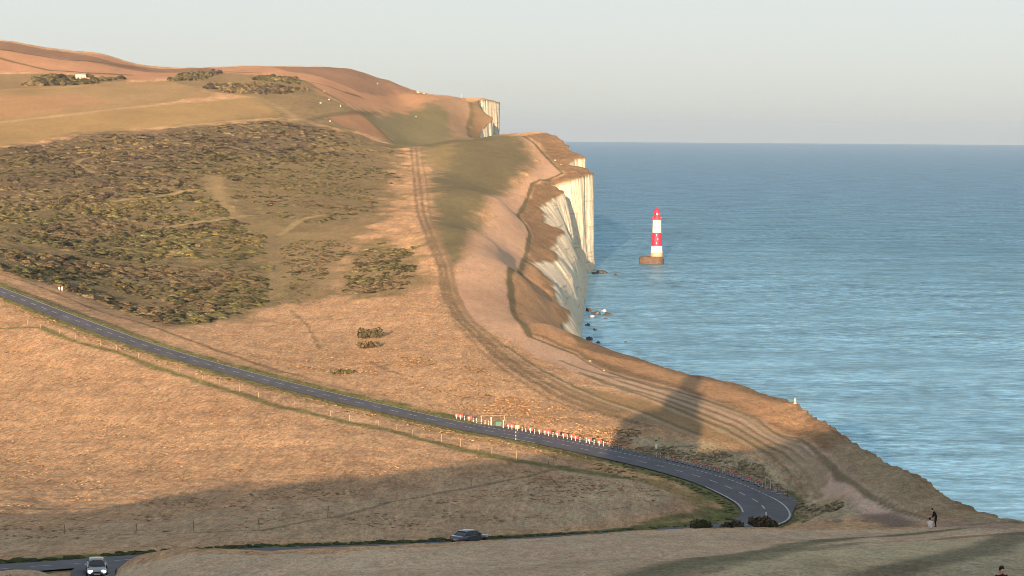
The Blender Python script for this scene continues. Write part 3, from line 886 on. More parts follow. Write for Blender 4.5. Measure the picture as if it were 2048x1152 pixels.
def scrub_patch(name, outline, count, smin, smax, tall, palette, patchy=0.45, pscale=28.0, seed=1, up=0.62):
    dome, dfa = SMALL if smax < 1.0 else BIG
    rng = np.random.default_rng(seed)
    P = G(outline)
    x0, x1, y0, y1 = P[:, 0].min(), P[:, 0].max(), P[:, 1].min(), P[:, 1].max()
    xs, ys = [], []
    tries = 0
    while sum(map(len, xs)) < count and tries < 60:
        tries += 1
        x = rng.uniform(x0, x1, count * 2); y = rng.uniform(y0, y1, count * 2)
        k = poly_sd(x, y, P) + 30.0 * (fbm(x / 26, y / 40, 3, seed + 5) - 0.5) * np.clip((y - 600) / 500, 0.1, 1) < 0
        dens = fbm(x / pscale, y / (pscale * 1.5), 4, seed + 9)
        k &= dens > patchy + 0.16 * (rng.random(len(x)) - 0.5)
        k &= x < x_edge(y, False) - 6
        for LP, lc, hw, kk in LINE_W:
            if LP[:, 1].min() > y1 or LP[:, 1].max() < y0 or hw > 3.2:
                continue
            k &= line_d(x, y, LP) > hw + 1.2
        xs.append(x[k]); ys.append(y[k])
    x = np.concatenate(xs)[:count]; y = np.concatenate(ys)[:count]
    n = len(x)
    z = z_land(x, y)
    sz = smin + (smax - smin) * rng.random(n) ** 2.2
    ang = rng.uniform(0, 6.28, n)
    ax = sz * rng.uniform(0.8, 1.5, n); ay = sz * rng.uniform(0.8, 1.3, n); az = sz * tall * rng.uniform(0.6, 1.25, n)
    nd = len(dome)
    disp = 0.72 + 0.56 * rng.random((n, nd))
    D = dome[None] * disp[..., None]
    ca, sa = np.cos(ang)[:, None], np.sin(ang)[:, None]
    DX = D[..., 0] * ax[:, None]; DY = D[..., 1] * ay[:, None]
    V = np.stack([x[:, None] + ca * DX - sa * DY, y[:, None] + sa * DX + ca * DY, z[:, None] - 0.25 * az[:, None] + D[..., 2] * az[:, None] * 1.2], -1).reshape(-1, 3)
    Ft = (dfa[None] + (np.arange(n) * nd)[:, None, None]).reshape(-1, 3)
    o = np_mesh(name, V, Ft, M_SCRUB, smooth=False)
    pal = np.array(palette)
    zone = fbm(x / 60.0, y / 90.0, 3, seed + 21)
    pi = np.clip(((zone - 0.3) / 0.4 * len(pal) + rng.normal(0, 0.6, n)).astype(int), 0, len(pal) - 1)
    cc = pal[pi] * rng.uniform(0.75, 1.3, (n, 1))
    cc = np.repeat(cc[:, None], nd, 1) * rng.uniform(0.8, 1.2, (n, nd, 1))
    set_col(o, 'gcol', cc.reshape(-1, 3))
    set_nrm(o, n, up, dome)
    tag(o, kind='stuff')
    return o


PAL = [(0.145, 0.122, 0.058), (0.118, 0.108, 0.052), (0.112, 0.092, 0.062), (0.132, 0.100, 0.070), (0.180, 0.142, 0.072)]
PALG = [(0.172, 0.145, 0.062), (0.135, 0.128, 0.054), (0.112, 0.106, 0.048), (0.148, 0.114, 0.064)]
scrub_patch('gorse_scrub', [(-330, 330), (0, 302), (60, 296), (150, 274), (280, 268), (420, 258), (560, 245), (640, 256), (700, 268), (720, 285), (640, 320), (560, 330), (470, 370), (430, 350), (380, 372), (200, 410), (-330, 430)], 7600, 0.5, 2.9, 0.42, PAL, 0.34, 26, 3)
scrub_patch('gorse_scrub', [(-330, 430), (0, 405), (200, 410), (380, 372), (430, 410), (480, 430), (540, 480), (550, 530), (500, 545), (540, 600), (440, 640), (330, 650), (230, 618), (110, 572), (60, 560), (0, 540), (-330, 440)], 6400, 0.45, 2.6, 0.42, PALG, 0.36, 24, 4)
scrub_patch('gorse_scrub', [(470, 370), (560, 325), (700, 295), (790, 300), (790, 370), (740, 420), (640, 450), (560, 440), (480, 400)], 2600, 0.4, 1.6, 0.4, PALG, 0.44, 22, 5)
scrub_patch('gorse_scrub', [(560, 475), (690, 480), (690, 515), (640, 560), (640, 600), (560, 608), (560, 520)], 450, 0.5, 1.5, 0.45, PALG, 0.45, 14, 6)
scrub_patch('thorn_thicket', [(700, 590), (690, 545), (715, 500), (765, 484), (815, 512), (842, 552), (790, 578)], 420, 0.6, 1.9, 0.45, PALG, 0.36, 12, 7)
scrub_patch('far_thicket', [(50, 172), (55, 156), (130, 150), (165, 154), (250, 158), (250, 162), (150, 172)], 260, 1.8, 4.2, 0.75, PAL, 0.25, 30, 8)
scrub_patch('far_thicket', [(350, 162), (360, 146), (425, 146), (430, 152), (380, 163)], 130, 1.8, 4.0, 0.9, PAL, 0.2, 30, 9)
scrub_patch('far_thicket', [(400, 172), (440, 167), (520, 168), (610, 178), (610, 188), (520, 190), (430, 186)], 300, 1.5, 3.8, 0.85, PAL, 0.3, 30, 10)
scrub_patch('far_thicket', [(500, 158), (540, 150), (600, 160), (615, 172), (560, 168)], 120, 1.2, 3.0, 0.8, PALG, 0.35, 30, 12)
scrub_patch('rough_verge', [(1245, 888), (1420, 892), (1590, 945), (1690, 1000), (1700, 1028), (1600, 1030), (1575, 990), (1430, 925), (1290, 900)], 1500, 0.15, 0.55, 0.55, [(0.40, 0.32, 0.20), (0.36, 0.30, 0.17), (0.45, 0.34, 0.21), (0.26, 0.24, 0.12)], 0.40, 5, 13)
scrub_patch('rough_verge', [(1060, 830), (1180, 850), (1260, 880), (1240, 892), (1150, 872), (1050, 850)], 500, 0.15, 0.5, 0.5, [(0.42, 0.26, 0.145), (0.36, 0.225, 0.125), (0.46, 0.29, 0.165)], 0.42, 5, 14)


def verge_bank(name, s0, s1, o0, o1, count, smin, smax, tall, palette, seed):
    """low rank growth on the bank beside the road"""
    dome, dfa = SMALL
    rng = np.random.default_rng(seed)
    ss = rng.uniform(s0, s1, count); oo = o0 + (o1 - o0) * rng.random(count)
    nn = RN / np.linalg.norm(RN, axis=1)[:, None]
    x = np.interp(ss, ROAD_S, ROAD[:, 0]) + np.interp(ss, ROAD_S, nn[:, 0]) * oo
    y = np.interp(ss, ROAD_S, ROAD[:, 1]) + np.interp(ss, ROAD_S, nn[:, 1]) * oo
    k = fbm(ss / 6.0, oo / 3.0, 3, seed) > 0.36
    x, y = x[k], y[k]; n = len(x)
    z = z_land(x, y)
    sz = smin + (smax - smin) * rng.random(n) ** 2
    nd = len(dome)
    D = dome[None] * (0.7 + 0.6 * rng.random((n, nd)))[..., None]
    V = np.stack([x[:, None] + D[..., 0] * sz[:, None] * 1.3, y[:, None] + D[..., 1] * sz[:, None] * 1.3, z[:, None] - 0.08 + D[..., 2] * sz[:, None] * tall], -1).reshape(-1, 3)
    o = np_mesh(name, V, (dfa[None] + (np.arange(n) * nd)[:, None, None]).reshape(-1, 3), M_SCRUB, smooth=False)
    cc = np.array(palette)[rng.integers(0, len(palette), n)] * rng.uniform(0.75, 1.25, (n, 1))
    set_col(o, 'gcol', np.repeat(cc, nd, 0))
    set_nrm(o, n, 0.7, dome)
    tag(o, kind='stuff')


GRN = [(0.085, 0.105, 0.040), (0.070, 0.090, 0.036), (0.100, 0.110, 0.045), (0.062, 0.080, 0.034)]
verge_bank('verge_growth', LAY1 + 40, ROAD_S[-1] - 95, -HALF - 0.6, -HALF - 2.0, 900, 0.1, 0.35, 0.7, GRN, 31)
verge_bank('verge_growth', ROAD_S[-1] - 110, ROAD_S[-1] - 4, -HALF - 0.7, -HALF - 2.8, 1100, 0.12, 0.5, 0.7, GRN, 36)
verge_bank('verge_growth', LAY1 - 60, LAY1 + 45, -HALF - 0.6, -HALF - 2.0, 500, 0.1, 0.35, 0.6, GRN, 32)
verge_bank('verge_growth', 60, LAY1 - 40, -HALF - 0.5, -HALF - 1.6, 1300, 0.1, 0.32, 0.6, [(0.12, 0.12, 0.045), (0.10, 0.105, 0.04), (0.16, 0.13, 0.055)], 33)
verge_bank('verge_growth', 60, LAY0, HALF + 0.5, HALF + 3.0, 1300, 0.1, 0.35, 0.6, [(0.13, 0.12, 0.045), (0.11, 0.105, 0.04), (0.17, 0.13, 0.055)], 34)
verge_bank('verge_growth', 60, LAY1 - 30, -HALF - 2.2, -HALF - 8.0, 2200, 0.12, 0.4, 0.7, [(0.40, 0.255, 0.125), (0.34, 0.225, 0.11), (0.45, 0.285, 0.14), (0.28, 0.20, 0.09)], 35)

TAN = [(0.42, 0.26, 0.145), (0.36, 0.225, 0.125), (0.46, 0.29, 0.165), (0.30, 0.20, 0.105)]
scrub_patch('tussock_grass', [(920, 815), (1000, 790), (1120, 805), (1230, 835), (1290, 865), (1260, 885), (1150, 868), (1040, 842)], 2600, 0.12, 0.45, 0.45, TAN, 0.44, 6, 15, 0.75)
scrub_patch('tussock_grass', [(560, 720), (760, 700), (980, 740), (1060, 780), (960, 800), (900, 825), (760, 790), (600, 755)], 2200, 0.12, 0.45, 0.40, TAN, 0.50, 9, 16, 0.8)

STRAW = [(0.50, 0.315, 0.18), (0.46, 0.285, 0.16), (0.53, 0.34, 0.20), (0.42, 0.27, 0.148)]
scrub_patch('tussock_grass', [(-40, 690), (60, 670), (240, 725), (520, 812), (780, 872), (1000, 925), (1180, 955), (1330, 985), (1290, 1010), (1100, 1035), (700, 1060), (300, 1075), (-40, 1085)], 12000, 0.10, 0.30, 0.30, STRAW, 0.44, 11, 17, 0.85)
scrub_patch('tussock_grass', [(600, 640), (800, 600), (880, 610), (960, 690), (1060, 765), (960, 790), (800, 780), (620, 740), (420, 690), (430, 660)], 4000, 0.12, 0.38, 0.34, STRAW, 0.46, 12, 18, 0.85)

# ------------------------------------------------------------------ long dry grass: tufts of blades over the near fields
M_BLADE, nt, b = mat('dry_blades', 0.9, 0.1)
a_ = node(nt, 'ShaderNodeAttribute', attribute_name='gcol')
nt.links.new(a_.outputs['Color'], b.inputs['Base Color'])
n_ = node(nt, 'ShaderNodeAttribute', attribute_name='nrm')          # blades lean every way: their mean facing
nt.links.new(n_.outputs['Vector'], b.inputs['Normal'])


def grass(name, D0, D1, count, h0, h1, seed):
    rng = np.random.default_rng(seed)
    D = D0 * (D1 / D0) ** rng.random(count)
    px = rng.uniform(-120, 2168, count)
    x = (px - 1024) / F * D; y = D
    k = x < x_edge(y, False) - 0.8
    d, sd, rz, rs = road_dist(x, y)
    e = d - HALF - np.where(sd > 0, lay_w(rs), 0)
    k &= e > 0.55
    x, y, e = x[k], y[k], e[k]
    C, T = ground_paint(x, y)
    keep = (T > 0.12) & (rng.random(len(x)) < 0.25 + 0.9 * T)
    keep &= fbm(x / 5.0, y / 7.0, 3, seed) + 0.35 * (rng.random(len(x)) - 0.5) > 0.36
    x, y, e, C, T = x[keep], y[keep], e[keep], C[keep], T[keep]
    n = len(x)
    z = z_land(x, y)
    h = (h0 + (h1 - h0) * rng.random(n)) * (0.5 + 0.6 * T) * (0.6 + 0.4 * sstep(0.6, 3.0, e))
    NB = 3
    ang = rng.uniform(0, 6.28, (n, NB)); w_ = rng.uniform(0.05, 0.14, (n, NB)) * (0.6 + y[:, None] / 420.0)
    bx = x[:, None] + rng.normal(0, 0.16, (n, NB)); by = y[:, None] + rng.normal(0, 0.16, (n, NB))
    lean = rng.normal(0, 0.30, (n, NB, 2)) * h[:, None, None]
    hh = h[:, None] * rng.uniform(0.6, 1.15, (n, NB))
    cx, sx = np.cos(ang) * w_, np.sin(ang) * w_
    zz = np.repeat(z[:, None], NB, 1) - 0.06
    V = np.stack([np.stack([bx - cx, by - sx, zz], -1), np.stack([bx + cx, by + sx, zz], -1), np.stack([bx + lean[..., 0], by + lean[..., 1], zz + hh], -1)], 2).reshape(-1, 3)
    o = np_mesh(name, V, np.arange(len(V)).reshape(-1, 3), M_BLADE, smooth=False)
    nrm = np.c_[rng.normal(0, 0.42, (n * NB, 2)), np.ones(n * NB)]; nrm[:, 1] -= 0.12
    nrm /= np.linalg.norm(nrm, axis=1)[:, None]
    at2 = o.data.attributes.new('nrm', 'FLOAT_VECTOR', 'POINT')
    at2.data.foreach_set('vector', np.repeat(nrm, 3, 0).astype(np.float32).ravel())
    cc = C * rng.uniform(0.8, 1.25, (n, 1)) * (1 + rng.normal(0, 0.04, (n, 3)))
    set_col(o, 'gcol', np.repeat(cc, NB * 3, 0))
    tag(o, kind='stuff')





# ------------------------------------------------------------------ single bushes, each with stems and leaf clumps
M_LEAF, nt, b = mat('bush_leaves', 0.7, 0.25)
a_ = node(nt, 'ShaderNodeAttribute', attribute_name='gcol')
nt.links.new(a_.outputs['Color'], b.inputs['Base Color'])
M_BARK = plain('bark', (0.09, 0.065, 0.045), 0.9, 0.1, 0.3, 6)


def bush(name, px, py, width, height, palette, label, group=None, seed=0, depth=None, leaf=0.16, n=900):
    rng = np.random.default_rng(seed)
    x, y = at(px, py) if depth is None else (ray(px, py)[0] * depth, depth)
    z = gz(x, y)
    root = bpy.data.objects.new(name, None); COL.objects.link(root); root.location = (x, y, z - 0.05)
    tag(root, label, 'bush', group)
    # lobes of the crown
    L = rng.normal(0, 1, (9, 3)) * np.array([0.24 * width, 0.2 * width, 0.0]); L[:, 2] = height * rng.uniform(0.25, 0.62, 9)
    R = rng.uniform(0.2, 0.34, 9) * min(width, height * 1.7)
    q = rng.integers(0, 9, n)
    d = rng.normal(0, 1, (n, 3)); d /= np.linalg.norm(d, axis=1)[:, None]
    c = L[q] + d * (R[q] * rng.uniform(0.65, 1.08, n))[:, None]
    c[:, 2] = np.maximum(c[:, 2], 0.05)
    nn = d + rng.normal(0, 0.5, (n, 3)); nn /= np.linalg.norm(nn, axis=1)[:, None]
    t1 = np.cross(nn, rng.normal(0, 1, (n, 3))); t1 /= np.linalg.norm(t1, axis=1)[:, None]
    t2 = np.cross(nn, t1)
    s = leaf * rng.uniform(0.6, 1.5, n)[:, None]
    V = np.stack([c - t1 * s, c - t2 * s * 0.7, c + t1 * s, c + t2 * s * 0.7 + nn * s * 0.3], 1).reshape(-1, 3)
    o = np_mesh('foliage', V, np.arange(len(V)).reshape(-1, 4), M_LEAF, smooth=False)
    pal = np.array(palette)
    cc = pal[rng.integers(0, len(pal), n)] * rng.uniform(0.7, 1.3, (n, 1))
    set_col(o, 'gcol', np.repeat(cc, 4, 0)); o.parent = root
    V, Fa = [], []
    for i in range(9):
        p = np.array([rng.normal(0, 0.06 * width), rng.normal(0, 0.06 * width), 0.0]); e = L[i]
        m_ = (p + e) / 2 + rng.normal(0, 0.05 * height, 3)
        r = 0.018 * height
        b0 = len(V)
        for c0, rr in ((p, r), (m_, r * 0.7), (e, r * 0.35)):
            for k in range(4):
                V.append((c0[0] + rr * math.cos(k * 1.571), c0[1] + rr * math.sin(k * 1.571), c0[2]))
        for g_ in (0, 4):
            for k in range(4):
                Fa.append((b0 + g_ + k, b0 + g_ + (k + 1) % 4, b0 + g_ + 4 + (k + 1) % 4, b0 + g_ + 4 + k))
    mesh_obj('stem', V, Fa, M_BARK, root)
    return root


DKG = [(0.048, 0.068, 0.028), (0.060, 0.075, 0.030), (0.045, 0.054, 0.028), (0.075, 0.085, 0.036)]
DKB = [(0.058, 0.054, 0.034), (0.072, 0.058, 0.036), (0.050, 0.060, 0.030), (0.100, 0.074, 0.042)]
bush('hawthorn_bush', 1410, 1061, 1.7, 1.7, DKG, 'dark green rounded bush left of the road bend, beside the verge', seed=1, depth=268)
bush('hawthorn_bush', 1474, 1050, 2.1, 1.3, DKB, 'low dark purple-brown bush in front of the road bend', seed=2, depth=276)
bush('hawthorn_bush', 1521, 1047, 1.8, 2.0, DKB + [(0.11, 0.065, 0.035)], 'dark bush with russet right side hiding the end of the road bend', seed=3, depth=277)
bush('gorse_bush', 732, 676, 6.6, 2.6, [(0.045, 0.045, 0.020), (0.055, 0.048, 0.025), (0.042, 0.036, 0.025)], 'larger olive bush standing alone in the dry meadow beyond the road', seed=4, leaf=0.35, n=700)
bush('gorse_bush', 737, 696, 5.0, 1.7, [(0.055, 0.045, 0.022), (0.065, 0.048, 0.026)], 'smaller brown bush just below the lone olive bush in the meadow', seed=5, leaf=0.3, n=500)
bush('gorse_bush', 684, 749, 5.4, 1.0, [(0.065, 0.060, 0.026), (0.055, 0.046, 0.026)], 'low flat green-brown bush in the meadow nearest the straight road', seed=6, leaf=0.28, n=500)
bush('bramble_bush', 14, 1158, 2.0, 0.9, [(0.17, 0.085, 0.035), (0.14, 0.11, 0.04), (0.22, 0.17, 0.09), (0.10, 0.08, 0.03)], 'rusty brown bramble at the lower left corner', seed=7, depth=160, leaf=0.09, n=1200)


# ------------------------------------------------------------------ shape kit for the things
class MB:
    def __init__(self):
        self.v = []; self.f = []

    def box(self, c, s, rz=0.0, taper=1.0, rx=0.0, ry=0.0):
        R = Matrix.Rotation(rz, 3, 'Z') @ Matrix.Rotation(ry, 3, 'Y') @ Matrix.Rotation(rx, 3, 'X')
        b = len(self.v)
        for z, k in ((-.5, 1), (.5, taper)):
            for x, y in ((-.5, -.5), (.5, -.5), (.5, .5), (-.5, .5)):
                self.v.append(tuple(Vector(c) + R @ Vector((x * s[0] * k, y * s[1] * k, z * s[2]))))
        self.f += [(b, b + 3, b + 2, b + 1), (b + 4, b + 5, b + 6, b + 7)] + [(b + i, b + (i + 1) % 4, b + 4 + (i + 1) % 4, b + 4 + i) for i in range(4)]
        return self

    def lathe(self, prof, seg=16, c=(0, 0, 0), axis='Z', a0=0.0):
        b = len(self.v)
        for r, h in prof:
            for k in range(seg):
                a = a0 + 2 * math.pi * k / seg
                p = (r * math.cos(a), r * math.sin(a), h)
                if axis == 'Y':
                    p = (p[0], p[2], p[1])
                if axis == 'X':
                    p = (p[2], p[0], p[1])
                self.v.append((c[0] + p[0], c[1] + p[1], c[2] + p[2]))
        for i in range(len(prof) - 1):
            for k in range(seg):
                k2 = (k + 1) % seg
                self.f.append((b + i * seg + k, b + i * seg + k2, b + (i + 1) * seg + k2, b + (i + 1) * seg + k))
        self.f.append(tuple(b + k for k in reversed(range(seg))))
        self.f.append(tuple(b + (len(prof) - 1) * seg + k for k in range(seg)))
        return self

    def tube(self, p, q, r, r2=None, seg=6):
        p = Vector(p); q = Vector(q); d = (q - p).normalized()
        a = d.orthogonal().normalized(); e = d.cross(a)
        b = len(self.v)
        for c, rr in ((p, r), (q, r if r2 is None else r2)):
            for k in range(seg):
                t = 2 * math.pi * k / seg
                self.v.append(tuple(c + a * (rr * math.cos(t)) + e * (rr * math.sin(t))))
        self.f += [(b + k, b + (k + 1) % seg, b + seg + (k + 1) % seg, b + seg + k) for k in range(seg)]
        self.f += [tuple(b + k for k in reversed(range(seg))), tuple(b + seg + k for k in range(seg))]
        return self

    def loft(self, rings, cap=True):
        b = len(self.v); n = len(rings[0])
        for r in rings:
            self.v += [tuple(p) for p in r]
        for i in range(len(rings) - 1):
            for k in range(n):
                k2 = (k + 1) % n
                self.f.append((b + i * n + k, b + i * n + k2, b + (i + 1) * n + k2, b + (i + 1) * n + k))
        if cap:
            self.f.append(tuple(b + k for k in reversed(range(n)))); self.f.append(tuple(b + (len(rings) - 1) * n + k for k in range(n)))
        return self

    def face(self, *p):
        b = len(self.v); self.v += [tuple(q) for q in p]; self.f.append(tuple(range(b, b + len(p)))); return self

    def build(self, name, material, parent=None, smooth=False, bevel=0.0):
        o = mesh_obj(name, self.v, self.f, material, parent, False)
        bm = bmesh.new(); bm.from_mesh(o.data); bmesh.ops.recalc_face_normals(bm, faces=bm.faces)
        if bevel > 0:
            bmesh.ops.bevel(bm, geom=list(bm.edges), offset=bevel, segments=2, affect='EDGES', clamp_overlap=True)
        bm.to_mesh(o.data); bm.free()
        if smooth:
            o.data.shade_smooth()
            try:
                o.data.set_sharp_from_angle(angle=math.radians(38))
            except Exception:
                pass
        return o


def empty(name, loc, rz=0.0):
    o = bpy.data.objects.new(name, None); COL.objects.link(o); o.location = loc; o.rotation_euler = (0, 0, rz)
    return o


def copy_tree(o, parent=None):
    c = o.copy(); COL.objects.link(c)
    if parent is not None:
        c.parent = parent
    for ch in list(o.children):
        copy_tree(ch, c)
    return c


M_WHITE = plain('white_paint', (0.46, 0.44, 0.405), 0.7, 0.3, 0.2, 0.7)
M_RED = plain('red_paint', (0.36, 0.012, 0.040), 0.6, 0.3, 0.22, 0.6)
M_DKRED = plain('red_board', (0.50, 0.030, 0.030), 0.6, 0.3, 0.15, 3)
M_HEADR = plain('shade_lifted_red', (0.68, 0.13, 0.12), 0.6, 0.3, 0.2, 4)  # red made lighter to make up for the shade on these heads
M_BLACK = plain('black_rubber', (0.018, 0.018, 0.020), 0.8, 0.25, 0.2, 5)
M_GREYM = plain('galvanised', (0.36, 0.37, 0.38), 0.5, 0.5, 0.15, 8, 0.6)
M_WOOD = plain('weathered_wood', (0.30, 0.255, 0.205), 0.85, 0.15, 0.3, 5)
M_POST = plain('pale_post', (0.24, 0.175, 0.115), 0.85, 0.15, 0.2, 4)
M_CONC = plain('stained_concrete', (0.075, 0.050, 0.038), 0.9, 0.15, 0.35, 0.5)
M_STONE = plain('granite', (0.34, 0.22, 0.125), 0.85, 0.2, 0.2, 0.7)
M_DKWIN = plain('window_dark', (0.03, 0.035, 0.04), 0.2, 0.5, 0.1, 2)
M_GREENP = plain('green_paint', (0.05, 0.12, 0.085), 0.6, 0.3, 0.12, 3)
M_YELL = plain('yellow_sign', (0.55, 0.56, 0.20), 0.5, 0.3, 0.1, 4)

# ------------------------------------------------------------------ striped lighthouse in the sea
fx, fy = foot(1313, 527)
LS = fy / F                                       # metres per photo pixel at the lighthouse
lh = empty('lighthouse', (fx, fy, 0.0))
tag(lh, 'red and white striped lighthouse standing on a brown plinth in the sea', 'lighthouse')
def lz(py):
    return (527 - py) * LS
# plinth: an irregular drum that reaches out to the left
prof = []
ring = []
for z, k in ((-4, 1.04), (0.3, 1.05), (2.4, 1.04), (4.4, 1.0), (5.0, 0.93), (5.4, 0.9)):
    r = []
    for q in range(28):
        a = 2 * math.pi * q / 28
        rx = (12.6 if math.cos(a) < 0 else 5.4) * k + 0.25 * math.sin(5 * a + z)
        r.append((rx * math.cos(a) - 0.2, 6.2 * k * math.sin(a), z))
    ring.append(r)
mb = MB(); mb.loft(ring)
pl = mb.build('plinth', M_CONC, lh, True)
mb = MB(); mb.lathe([(1.0, 1.2), (1.0, 1.45)], 20, (0, 0, 0))
mb = MB()
for k in range(3):
    mb.loft([[((12.75 if math.cos(2 * math.pi * q / 28) < 0 else 5.55) * math.cos(2 * math.pi * q / 28) - 0.2, 6.3 * math.sin(2 * math.pi * q / 28), z) for q in range(28)] for z in (1.0 + 1.2 * k, 1.12 + 1.2 * k)])
mb.build('ledge', M_CONC, pl)
bands = [('tower_foot', M_STONE, 515, 505, 12.6, 12.2), ('white_band', M_WHITE, 505, 491.5, 12.1, 11.0), ('red_band', M_RED, 491.5, 465, 10.6, 9.2), ('white_band', M_WHITE, 465, 439.5, 9.1, 8.6)]
tw = []
for nm, m_, b0, b1, w0, w1 in bands:
    mb = MB(); mb.lathe([(w0 * LS, lz(b0)), ((w0 + w1) / 2 * LS * 0.985, (lz(b0) + lz(b1)) / 2), (w1 * LS, lz(b1))], 32)
    tw.append(mb.build(nm, m_, lh, True))
for i, (dx, py) in enumerate(((2, 444), (-4.5, 453), (2, 462.5))):
    mb = MB(); mb.box((dx * LS, -8.75 * LS + 0.25 + abs(dx) * 0.05, lz(py)), (0.8, 0.7, 1.4)); mb.build('window', M_DKWIN, tw[3])
for dx, py in ((-1, 470), (1.5, 478), (-1, 486)):
    mb = MB(); mb.box((dx * LS, -9.55 * LS + 0.15 - (py - 470) * .012, lz(py)), (0.55, 0.7, 1.2)); mb.build('window', M_WHITE, tw[2])
mb = MB(); mb.lathe([(8.6 * LS, lz(439.5)), (9.8 * LS, lz(438)), (9.9 * LS, lz(436.4)), (8.0 * LS, lz(436.2))], 32)
gal = mb.build('gallery', M_DKRED, lh, True)
mb = MB()
for k in range(24):
    a = 2 * math.pi * k / 24; r = 9.6 * LS
    mb.tube((r * math.cos(a), r * math.sin(a), lz(436.4)), (r * math.cos(a), r * math.sin(a), lz(433.6)), 0.05, seg=4)
    a2 = a + 2 * math.pi / 24
    for h in (433.6, 435):
        mb.tube((r * math.cos(a), r * math.sin(a), lz(h)), (r * math.cos(a2), r * math.sin(a2), lz(h)), 0.045, seg=4)
mb.build('railing', M_DKRED, gal)
mb = MB(); mb.lathe([(6.6 * LS, lz(436.2)), (6.5 * LS, lz(430.5))], 24); mb.build('lantern_wall', M_RED, lh, True)
mb = MB(); mb.lathe([(6.0 * LS, lz(430.4)), (6.0 * LS, lz(425))], 16)
lan = mb.build('lantern_glass', M_DKWIN, lh, True)
mb = MB(); mb.lathe([(2.2 * LS, lz(430)), (2.8 * LS, lz(427.8)), (2.2 * LS, lz(425.4))], 12); 
mb = MB(); mb.box((-0.3 * LS, -6.2 * LS, lz(428.2)), (4.6 * LS, 0.5, 4.6 * LS)); mb.build('lamp_panel', M_WHITE, lan, bevel=0.3)
mb = MB()
for k in range(16):
    a = 2 * math.pi * k / 16; r = 6.1 * LS
    mb.tube((r * math.cos(a), r * math.sin(a), lz(430.4)), (r * math.cos(a), r * math.sin(a), lz(425)), 0.12, seg=4)
mb.build('glazing_bar', M_RED, lan)
mb = MB(); mb.lathe([(6.7 * LS, lz(425)), (6.5 * LS, lz(423.8)), (5.6 * LS, lz(420.8)), (4.0 * LS, lz(418.2)), (1.8 * LS, lz(416.6)), (0.9 * LS, lz(416.2)), (1.1 * LS, lz(415.4)), (0.3 * LS, lz(414.4))], 24)
mb.build('dome', M_RED, lh, True)

# ------------------------------------------------------------------ rocks awash at the foot of the cliff
M_ROCK = plain('wet_rock', (0.065, 0.060, 0.058), 0.7, 0.35, 0.4, 0.6)
M_PROCK = plain('pale_rock', (0.42, 0.40, 0.37), 0.8, 0.2, 0.3, 0.5)


def rock(px, py, wpx, hpx, label, seed, material=None):
    rng = np.random.default_rng(seed)
    x, y = foot(px, py)
    s = y / F
    bm = bmesh.new()
    bmesh.ops.create_icosphere(bm, subdivisions=3, radius=1.0)
    ph = rng.uniform(0, 6, 3)
    for vv in bm.verts:
        c = vv.co
        n = 1 + 0.28 * math.sin(3.1 * c.x + ph[0]) * math.cos(2.7 * c.y + ph[1]) + 0.2 * math.sin(5.3 * c.z + 4.1 * c.x + ph[2]) + rng.normal(0, 0.05)
        vv.co = Vector((c.x * n * wpx * s / 2, c.y * n * wpx * s * 0.8, c.z * n * hpx * s * 0.85))
    me = bpy.data.meshes.new('sea_rock'); bm.to_mesh(me); bm.free()
    me.materials.append(material or M_ROCK)
    o = bpy.data.objects.new('sea_rock', me); COL.objects.link(o); o.location = (x, y, 0.0)
    tag(o, label, 'rock', 'rocks awash below the cliff')


for i, r in enumerate([(1203, 546, 26, 7, 'broad dark reef rock awash right of the tall cliff, farthest out', None), (1189, 547, 14, 4, 'low dark rock between the tall cliff and the broad reef rock', None), (1231, 550, 9, 3, 'small dark rock at the seaward end of the far reef', None),
                       (1178, 622, 12, 8, 'dark boulder touching the cliff foot, middle rock group', None), (1192, 628, 17, 6, 'jagged dark rock in the centre of the middle rock group', None), (1215, 629, 18, 5, 'long dark rock at the seaward end of the middle group', None),
                       (1182, 634, 11, 4, 'pale grey slab in front of the middle rock group', M_PROCK), (1208, 623, 9, 5, 'pale rock behind the middle rock group', M_PROCK), (1211, 637, 6, 2, 'tiny dark rock in the water below the middle group', None),
                       (1175, 651, 8, 5, 'dark rock against the cliff foot below the middle group', None), (1190, 660, 6, 5, 'small pointed dark rock alone in the water', None), (1178, 680, 14, 7, 'dark oval boulder nearest the headland turf', None),
                       (1196, 686, 9, 4, 'dark rock just above the turf edge, right of the oval boulder', None), (1251, 685, 5, 3, 'lone speck of rock farthest right near the turf edge', None)]):
    rock(r[0], r[1], r[2], r[3], r[4], 40 + i, r[5])


